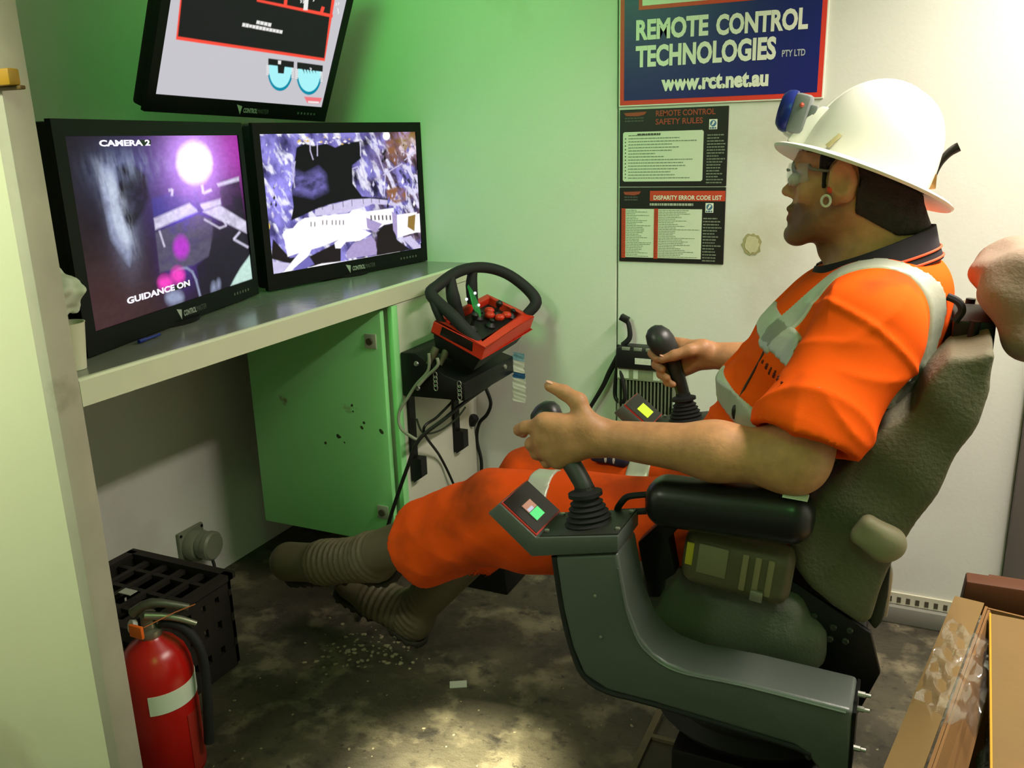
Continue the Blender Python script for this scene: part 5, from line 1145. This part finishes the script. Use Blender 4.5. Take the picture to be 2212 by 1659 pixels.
# ear-ring and ear plug
er = hd(1797, 425); ey = MY-.094
MB().tube([(er[0]+.0068*math.cos(t), ey, er[2]+.0085*math.sin(t)) for t in np.linspace(0, 6.2832, 21)], .0022, 8).build('ear_ring', mat('ring_silver', lin(222, 222, 214), .3, .4), man, smooth=True)
MB().ball((hd(1806, 402)[0], MY-.090, hd(1806, 402)[2]), .006, 10).build('ear_plug', mat('plug_orange', lin(220, 70, 40), .5), man, smooth=True)

# ------------------------------------------------------------------ shirt
m_or = mat('hivis_orange', lin(255, 92, 10), .85, spec=.12, var=.06, scale=16, bump=.04, bscale=500, dark=lin(140, 56, 20), dscale=6, dlo=.57, dhi=.80)
m_tape = mat('reflective_tape', lin(190, 198, 180), .38, .35, var=.12, scale=30, bump=.08, bscale=90)
m_navy = mat('navy_collar', lin(24, 22, 30), .8)
TAX = [((-.045, 1.068), (.092, .135)), ((-.085, 1.025), (.128, .178)), ((-.125, .96), (.142, .190)), ((-.175, .87), (.148, .180)), ((-.228, .76), (.135, .180)), ((-.262, .68), (.125, .185))]
TILT = RY(math.radians(22))
def f_torso(p):
    d = None
    for (x, z), (rd_, rw) in TAX:
        e = ell(p, (x, MY, z), (rd_, rw, .082 if z > 1.06 else .100), TILT); d = e if d is None else smin(d, e, .045)
    return d
def f_sleeves(p):
    d = None
    for S_, E_ in ((NS, NE), (FS, FE)):
        s = np.sign(S_[1]-MY); El = S_+(E_-S_)*.80
        e = cone(p, (-.050, MY+s*.07, 1.075), S_+np.array([0, s*.004, -.020]), .055, .066)
        e = smin(e, cone(p, S_+np.array([0, s*.006, -.022]), El+np.array([.002, s*.010, 0]), .070, .084), .045)
        ax_ = (E_-S_)/np.linalg.norm(E_-S_); hem = np.dot(p-El, np.array(ax_+np.array([.12, 0, -.0]), np.float32)).astype(np.float32)-.016
        inner = cone(p, S_+(E_-S_)*.5, E_+(E_-S_)*.4, .048, .090)
        e = np.maximum(np.maximum(e, hem), -inner)
        d = e if d is None else np.minimum(d, e)
    return d
def crease(x): return 1-np.abs(np.sin(x))**.6          # narrow ridges
def folds(p):
    x, y, z = p[:, 0], p[:, 1], p[:, 2]
    th = np.arctan2(z-1.03, x+.13); r = np.hypot(z-1.03, x+.13)
    arm = np.clip((1.50-y)*9, 0, 1)
    a = -.0075*crease(th*4.2+1.4*wob(p, 14, 11)+.8)*np.clip((r-.03)*12, 0, 1)*np.clip((.25-r)*8, 0, 1)*arm
    tq = (p-NS.astype(np.float32))@((NE-NS)/np.linalg.norm(NE-NS)).astype(np.float32)
    a += -.006*crease(tq*30+1.8*wob(p, 18, 14)+x*14)*arm*np.clip((tq-.02)*14, 0, 1)
    t = (p-np.array([-.125, MY, .96], np.float32))@np.array([math.sin(math.radians(22)), 0, math.cos(math.radians(22))], np.float32)
    a += -.007*crease(t*38+2.0*wob(p, 15, 17)+y*9)*(1-arm)*np.clip((1.06-z)*8, 0, 1)
    seam = tq-.028-.25*(x+.06); a += -.004*np.exp(-(seam/.006)**2)*arm*(y < 1.47)
    return a+.0045*wob(p, 30, 12)+.0028*wob(p, 66, 13)
def f_neckcut(p): return cone(p, hd(1845, 470), hd(1900, 575), .072, .074)
def f_shirt(p):
    d = smin(f_torso(p), f_sleeves(p), .055)
    for s in (-1, 1): d = smin(d, cone(p, (-.045, MY+s*.055, 1.088), (-.055, MY+s*.165, 1.070), .042, .050), .05)
    d = smin(d, ell(p, (-.002, MY, 1.085), (.050, .10, .055)), .04)
    d = d+folds(p)
    d = np.maximum(d, -(f_neckcut(p)))
    d = np.maximum(d, (.735+(-.2-p[:, 0])*.35)-p[:, 2])
    return d
SHB = ((-.43, 1.22, .66), (.13, 1.98, 1.21))
shirt = sdf_obj('shirt', f_shirt, *SHB, .0046, m_or, man)
def tape(name, mask, par=shirt, fn=f_shirt, bnd=SHB, res=.0046, m_=m_tape, th=.0036):
    return sdf_obj(name, lambda p: np.maximum(np.maximum(fn(p)-th, -(fn(p)+.018)), mask(p)), *bnd, res, m_, par)
ax_u = np.array([math.cos(rd(22)), 0, -math.sin(rd(22))]); ax_t = np.array([math.sin(rd(22)), 0, math.cos(rd(22))])
def along(p): return (p-np.array([-.125, MY, .96], np.float32))@ax_t.astype(np.float32)        # up the reclined torso
notsleeve = lambda p: .012-f_sleeves(p)
tape('chest_tape', lambda p: np.maximum(np.abs(along(p)-.030)-.026, notsleeve(p)))
tape('waist_tape', lambda p: np.maximum(np.abs(along(p)+.115)-.024, notsleeve(p)))
def brace(s):
    def fn(p):
        yy = p[:, 1]-(MY+s*.118); q_ = np.abs(yy+s*.25*np.clip(p[:, 0]+.02, -.02, .2))-.021
        return np.maximum(q_, -.004-along(p))
    return fn
tape('shoulder_tape', brace(-1)); tape('shoulder_tape', brace(1))
# placket with buttons
pk = lambda p: np.maximum(np.maximum(np.abs(p[:, 1]-MY)-.017, p[:, 0]+.06), np.maximum(.92-p[:, 2], p[:, 2]-1.125))
tape('placket', pk, m_=m_or, th=.0035)
for (u, v) in ((1764, 620), (1738, 660), (1700, 705)):
    p = aty(u-6, v, MY-.012); MB().lathe([(.006, 0), (.006, .002), (.0001, .003)], p, (-.75, -.55, .4), 12).build('button', mat('button_dark', lin(90, 60, 60), .4), shirt, smooth=True)
# navy collar with orange piping
def ringpt(ph, out, down):
    c, s = math.cos(ph), math.sin(ph)                 # ph = 0 at the throat
    x = -.074-.086*c; y = MY+.087*s; z = 1.156-.036*c
    return np.array([x-c*out, y+s*out, z-down])
def collar_band(prof, nm, m_, a0=.10, n=56):
    mb = MB(); vs = []; k = len(prof(0))
    for i in range(n+1):
        ph = a0+(2*math.pi-2*a0)*i/n
        vs += [ringpt(ph, o_, d_) for o_, d_ in prof(ph)]
    fs = [(i*k+j, (i+1)*k+j, (i+1)*k+(j+1) % k, i*k+(j+1) % k) for i in range(n) for j in range(k)]+[tuple(range(k)), tuple(range(n*k, n*k+k))[::-1]]
    mb.add(vs, fs); return mb.build(nm, m_, shirt, smooth=True)
hgt = lambda ph: .032+.016*(1-math.cos(ph))/2
collar_band(lambda ph: [(0, 0), (.003, 0), (.006, .03), (.004, .055), (.0, .055), (-.001, .03)], 'collar', m_navy)
collar_band(lambda ph: [(.001, -.004), (.006, -.004), (.013, hgt(ph)*.5), (.022, hgt(ph)), (.018, hgt(ph)+.001), (.009, hgt(ph)*.5)], 'collar_fold', m_navy, .16)
for off in (.90, .62):
    MB().tube([ringpt(ph, .006+.016*off+.001, hgt(ph)*off) for ph in np.linspace(.16, 2*math.pi-.16, 60)], .0020, 6).build('collar_piping', mat('piping_orange', lin(240, 90, 50), .7), shirt, smooth=True)
def surf(u, v, fn, t0=.75, t1=2.6):
    """first point of an implicit body seen along a line of sight"""
    r = ray(u, v); r = r/np.linalg.norm(r); ts = np.linspace(t0, t1, 900); P = (CAM+ts[:, None]*r).astype(np.float32); d = fn(P)
    i = int(np.argmax(d < 0)); return CAM+(ts[i]-.002)*r
ln_ = [surf(u, v, f_shirt) for u, v in ((1668, 715), (1648, 765), (1625, 808), (1606, 842))]
MB().tube(ln_+[ln_[-1]+np.array([-.012, -.004, -.035])], .0022, 6, smooth=4).build('lanyard', mat('lanyard_dark', lin(60, 46, 40), .7), man, smooth=True)
MB().ball(ln_[-1]+np.array([-.012, -.004, -.040]), (.006, .005, .014), 10).build('lanyard_clip', mat('lanyard_clip', lin(40, 38, 36), .4), man, smooth=True)
pr = MB(); rr = random.Random(2)
for row in range(3):
    for k in range(4):
        c = surf(1648+k*9+row*7, 782+row*12+k*7, f_shirt); e_ = rr.uniform(.0022, .0032)
        pr.ball(c, (e_, .0012, e_*1.3), 6)
o = pr.build('chest_print', mat('print_dark', lin(96, 34, 16), .8), shirt); o['kind'] = 'stuff'
# ------------------------------------------------------------------ trousers
NH, NK, NA = np.array([-.275, 1.505, .640]), np.array([-.715, 1.465, .628]), np.array([-1.13, 1.575, .405])
FH, FK, FA = np.array([-.275, 1.695, .630]), np.array([-.770, 1.735, .580]), np.array([-1.135, 1.765, .150])
def f_trous(p):
    d = ell(p, (-.265, MY, .675), (.135, .195, .115), TILT)
    for H_, K_, A_ in ((NH, NK, NA), (FH, FK, FA)):
        d = smin(d, cone(p, H_, K_, .100, .080), .05)
        near = H_ is NH; E_ = K_+(A_-K_)*(.52 if near else .48)-np.array([0, 0, .012 if near else 0])
        leg = cone(p, K_, E_, .080, .098 if near else .080)
        leg = np.maximum(leg, ((p-E_.astype(np.float32))@((E_-K_)/np.linalg.norm(E_-K_)).astype(np.float32))-.02)
        leg = np.maximum(leg, -cone(p, K_+(E_-K_)*.6, E_+(E_-K_)*.5, .050, .100))
        d = smin(d, leg, .03)
    d = smin(d, ell(p, (-.66, 1.47, .60), (.13, .085, .085)), .05)
    d = np.maximum(d, -smin(f_shirt0(p), f_shirt0(p), .01)-.0)
    return d+.007*wob(p, 24, 21)+.0035*wob(p, 52, 28)-.003*crease(p[:, 0]*15-p[:, 2]*24+p[:, 1]*10+3.0*wob(p, 11, 22))*np.clip(.5+wob(p, 9, 27)*1.4, 0, 1)-.0022*crease(p[:, 0]*20+p[:, 2]*30+3*wob(p, 13, 25))+.002*wob(p, 80, 23)
def f_shirt0(p): return np.full(len(p), 1.0, np.float32)
TRB = ((-1.10, 1.35, .28), (-.07, 1.90, .83))
m_tr = mat('trouser_orange', lin(208, 74, 14), .85, spec=.12, var=.10, scale=12, bump=.05, bscale=450, dark=lin(92, 46, 18), dscale=6, dlo=.50, dhi=.74)
trs = sdf_obj('trousers', f_trous, *TRB, .006, m_tr, man)
def legmask(K_, H_, t0, w_): a = (H_-K_)/np.linalg.norm(H_-K_); return lambda p: np.maximum(np.abs((p-(K_+(H_-K_)*t0).astype(np.float32))@a.astype(np.float32))-w_, np.abs(p[:, 1]-K_[1])-.12)
_nm = legmask(NK, NH, .20, .024); tape('leg_tape', lambda p: np.maximum(_nm(p), .655-p[:, 2]), trs, f_trous, TRB, .006); tape('leg_tape', legmask(FK, FH, .58, .026), trs, f_trous, TRB, .006)
nb_ = surf(1318, 1000, f_trous)+np.array([0, 0, .002])
nv = thing('navy_glove', nb_, 'navy work glove with white marks lying on the orange trousers', 'glove')
sdf_obj('glove_body', lambda p: rbox(p, nb_+np.array([.0, .01, .010]), (.042, .030, .012), .010, RY(.08))+.004*wob(p, 110, 6), nb_-.08, nb_+.08, .004, mat('navy_fabric', lin(26, 26, 54), .8), nv)
for dx_ in (-.004, .014): MB().ball(nb_+np.array([dx_, -.019, .012]), (.003, .002, .008), 8).build('white_mark', mat('mark_white', lin(190, 190, 190), .7), nv, smooth=True)
# ------------------------------------------------------------------ ribbed gumboots
m_boot = mat('gumboot_rubber', lin(82, 76, 56), .6, var=.25, scale=12, dark=lin(96, 88, 62), dscale=8, dlo=.58, dhi=.8)
m_sole = mat('gumboot_sole', lin(38, 34, 24), .75, var=.25, scale=20)
def boot(K_, A_, T_, nm, heel):
    toe = np.array(T_); ft = toe-A_; fl2 = np.linalg.norm(ft); fd = ft/fl2; sh_ = (K_-A_)/np.linalg.norm(K_-A_)
    sn = sh_-fd*(sh_@fd); sn = sn/np.linalg.norm(sn)          # instep normal
    def fn(p):
        d = cone(p, A_+sh_*.26, A_+sh_*.03, .058, .050)
        a = (p-A_.astype(np.float32))
        d = smin(d, cone(p, A_-sn*.028-fd*.012, A_+fd*fl2*.5-sn*.030, .046, .046), .03)
        d = smin(d, cone(p, A_+fd*fl2*.45-sn*.030, toe-fd*.050-sn*.020, .047, .050), .03)
        d = smin(d, cone(p, A_, A_+fd*fl2*.45-sn*.012, .048, .040), .03)
        ts = a@sh_.astype(np.float32); tf = a@fd.astype(np.float32)
        rib = np.where(tf > .02, np.sin(tf*330), np.sin(ts*330)); msk = np.clip((tf+.05)*30, 0, 1)*np.clip((fl2*.62-tf)*30, 0, 1)*np.clip((.16-ts)*20, 0, 1)
        d = d+.0028*rib*msk
        return np.maximum(d, -(a@sn.astype(np.float32))-.066)
    pts = np.array([A_+sh_*.30, A_, toe, A_-sn*.09-fd*.06, toe-sn*.09, A_-sn*.09])
    lo, hi = pts.min(0)-.08, pts.max(0)+.08
    b = sdf_obj('boot', fn, lo, hi, .005, m_boot, man); b['label'] = nm
    def sole(p):
        a = (p-A_.astype(np.float32)); h = a@sn.astype(np.float32); tf = a@fd.astype(np.float32)
        q = p-(h+.06)[:, None]*sn.astype(np.float32)
        out = np.minimum(cone(q, A_-sn*.06-fd*.012, A_+fd*fl2*.25-sn*.06, .041, .034), cone(q, A_+fd*fl2*.25-sn*.06, toe-fd*.045-sn*.06, .034, .043))
        tread = np.where(np.sin(tf*230) > 0, -.080, -.074); tread = np.where(np.abs(tf-.075) < .025, -.068, tread)
        return np.maximum(out, np.maximum(h+.062, tread-h))
    sdf_obj('sole', sole, lo, hi, .005, m_sole, b)
boot(NK, NA, (-1.455, 1.605, .325), 'muddy ribbed gumboot crossed on top', True)
boot(FK, FA, (-1.390, 1.80, .215), 'muddy ribbed gumboot resting on its heel', True)

# ================================================================== hard hat with cap lamp
hat = thing('hard_hat', HC, 'white full-brim hard hat worn by the seated person', 'hard hat')
def hp_(a, b, c): return HC+hf*a+hside*b+hup*c
def shell(prof, nm, m_, par=hat, seg=64):
    mb = MB(); vs = []
    for (rx, ry, x0, h) in prof:
        for j in range(seg):
            t = 2*math.pi*j/seg; vs.append(hp_(x0+rx*math.cos(t), ry*math.sin(t), h))
    k = len(prof); fs = [(i*seg+j, i*seg+(j+1) % seg, (i+1)*seg+(j+1) % seg, (i+1)*seg+j) for i in range(k-1) for j in range(seg)]
    mb.add(vs, fs+[tuple(range((k-1)*seg, k*seg))]); return mb.build(nm, m_, par, smooth=True)
m_hat = mat('helmet_white', lin(238, 236, 226), .3, spec=.5)
DH, dx = .143, .003
dome = [(.108*math.cos(t)**.80, .092*math.cos(t)**.80, dx-.006*math.sin(t), .010+DH*math.sin(t)**.95) for t in np.linspace(0, math.pi/2*.985, 20)]
inner = [(rx*.965-.001, ry*.965-.001, x0, h-.004) for rx, ry, x0, h in dome]
brim = [(HL, .137, 0, -.004), (HL+.001, .138, 0, -.0015), (HL*.97, .133, 0, .002), (.121, .105, dx, .008)]
shell(inner[::-1][1:]+[(.114, .098, dx, .003), (HL-.002, .135, 0, -.006)]+brim+dome, 'shell', m_hat)
# ridge and front lamp bracket
MB().tube([hp_(dx+.109*math.cos(t), 0, .006+(DH+.004)*math.sin(t)) for t in np.linspace(.35, math.pi-.5, 22)], .006, 10).build('crown_ridge', m_hat, hat, smooth=True)
bk = MB(); bk.prism([hp_(.134, -.030, .008), hp_(.116, -.030, .062), hp_(.104, -.030, .078), hp_(.080, -.030, .080), hp_(.080, -.030, .008)], hside*.060); bk.build('lamp_bracket', m_hat, hat, bevel=.004)
bk = MB(); bk.prism([hp_(.150, -.018, .022), hp_(.134, -.018, .066), hp_(.112, -.018, .064), hp_(.126, -.018, .016)], hside*.036); bk.build('lamp_clip', m_hat, hat, bevel=.003)
MB().prism([hp_(.060, .084, .012), hp_(.068, .082, .014), hp_(.056, .080, .038), hp_(.050, .081, .036)], hside*.006).build('side_slot', mat('slot_cream', lin(176, 166, 120), .5), hat, bevel=.001)
lampc = aty(1718, 243, MY-.006); la = aty(1700, 243, MY)-aty(1745, 236, MY); la = la/np.linalg.norm(la)
cl_ = thing('cap_lamp', lampc, 'grey and blue cap lamp clipped on the white hard hat', 'lamp')
lup = aty(1735, 200, MY)-aty(1708, 285, MY); lup = lup/np.linalg.norm(lup); lfw = np.cross(lup, np.array([0, 1, 0])); lfw = lfw if lfw[0] < 0 else -lfw
LM = Matrix(((lfw[0], 0, lup[0], lampc[0]), (0, 1, 0, lampc[1]), (lfw[2], 0, lup[2], lampc[2]), (0, 0, 0, 1)))
MB().box((-.022, -.026, -.032), (.006, .026, .032), M=LM).build('housing', mat('lamp_grey', lin(116, 122, 120), .45), cl_, bevel=.008)
MB().lathe([(.034, 0), (.035, .006), (.033, .014), (.026, .021), (.0001, .023)], LM@Vector((.004, 0, 0)), lfw, 28).build('bezel', mat('lamp_blue', lin(22, 40, 120), .3, var=.15, scale=60), cl_, smooth=True)
MB().box((-.034, -.012, -.022), (-.021, .012, .018), M=LM).build('clip_plate', mat('lamp_grey', (0, 0, 0)), cl_, bevel=.003)
MB().ball(LM@Vector((-.010, -.0265, .014)), .004, 8).build('switch', mat('switch_red', lin(206, 90, 70), .5), cl_, smooth=True)
cp = [aty(u, v, MY) for u, v in ((2012, 398), (2020, 372), (2032, 350), (2048, 332), (2062, 322), (2072, 317))]
MB().tube(cp, [.0045, .005, .0055, .0065, .0075, .0075], 10, smooth=4).build('cable_clip', mat('clip_black', lin(28, 22, 16), .3), hat, smooth=True)
MB().box((-.006, -.008, -.012), (.006, .008, .012), M=Matrix.Translation(V3(aty(2014, 392, MY-.004)))).build('cable_clip_base', mat('clip_brass', lin(150, 110, 60), .35, .5), hat, bevel=.002)
# ================================================================== safety glasses
gl = thing('safety_glasses', hd(1716, 385), 'clear safety glasses on the face under the hat brim', 'glasses')
m_lens = mat('clear_lens', lin(225, 230, 235), .04, spec=.8, alpha=.18)
for s in (-1, 1):
    mb = MB(); vs = []
    for i in range(9):
        t = i/8; y = s*(.004+.062*t); x = hd(1706, 375)[0]-.004+.040*t**2.2
        for k in range(6):
            z = hd(1712, 352)[2]+(hd(1712, 402)[2]-hd(1712, 352)[2])*k/5*(1-.25*t*t)+.002*t; vs.append((x+.003*((k-2.5)/2.5)**2, MY+y, z))
    mb.add(vs, [(i*6+k, (i+1)*6+k, (i+1)*6+k+1, i*6+k+1) for i in range(8) for k in range(5)]); o = mb.build('lens', m_lens, gl, smooth=True); md = o.modifiers.new('thickness', 'SOLIDIFY'); md.thickness = .0018
    e_ = vs[-6]; MB().tube([(e_[0], e_[1], e_[2]-.004), (hd(1770, 362)[0], MY+s*.076, hd(1770, 362)[2]), (hd(1826, 366)[0], MY+s*.083, hd(1826, 366)[2])], [.003, .0025, .0022], 8, smooth=3).build('temple_arm', mat('temple_plastic', lin(120, 112, 100), .3), gl, smooth=True)
MB().tube([(vs[0][0]-.001, MY-.008, hd(1712, 368)[2]), (vs[0][0]-.003, MY, hd(1712, 366)[2]), (vs[0][0]-.001, MY+.008, hd(1712, 368)[2])], .002, 8).build('bridge', mat('temple_plastic', (0, 0, 0)), gl, smooth=True)
# ================================================================== belt-worn rescue canister and shirt print
sr = thing('rescue_canister', (-.24, 1.345, .60), 'olive self-rescuer pouch with ribbed casing and yellow label beside the hip', 'canister')
sa, sb = aty(1512, 1195, 1.33), aty(1678, 1238, 1.33)
m_sr = mat('canister_olive', lin(84, 78, 56), .5, var=.12, scale=15, spec=.4)
sl_ = sb-sa; LL = np.linalg.norm(sl_); su = sl_/LL; sw_ = np.cross(su, np.array([0, 1, 0])); sw_ = sw_ if sw_[2] > 0 else -sw_
SM = np.stack([su, np.array([0, 1, 0]), sw_], 1); sm_ = (sa+sb)/2
sdf_obj('casing', lambda p: rbox(p, sm_, (LL/2+.026, .030, .050), .026, SM)+.0012*(np.sin(((p-sm_.astype(np.float32))@su.astype(np.float32))*300))*(((p-sm_.astype(np.float32))@su.astype(np.float32)) > .02), sm_-.13, sm_+.13, .0045, m_sr, sr)
SMM = Matrix(((su[0], 0, sw_[0], sm_[0]), (su[1], 1, sw_[1], sm_[1]), (su[2], 0, sw_[2], sm_[2]), (0, 0, 0, 1)))
MB().box((-.060, -.0325, -.018), (-.012, -.029, .034), M=SMM).build('label_panel', mat('canister_panel', lin(120, 114, 88), .35), sr, bevel=.002)
MB().box((-.080, -.0300, -.010), (-.068, -.027, .030), M=SMM).build('yellow_label', mat('canister_yellow', lin(176, 160, 40), .5), sr, bevel=.001)
for k in range(3): MB().box((.010+k*.020, -.0325, -.030), (.020+k*.020, -.0285, .034), M=SMM).build('rib', mat('canister_rib', lin(130, 118, 88), .4), sr, bevel=.002)
MB().box((.030, -.038, -.040), (.050, -.030, -.022), M=SMM).build('latch', mat('valve_metal', (0, 0, 0)), sr, bevel=.002)
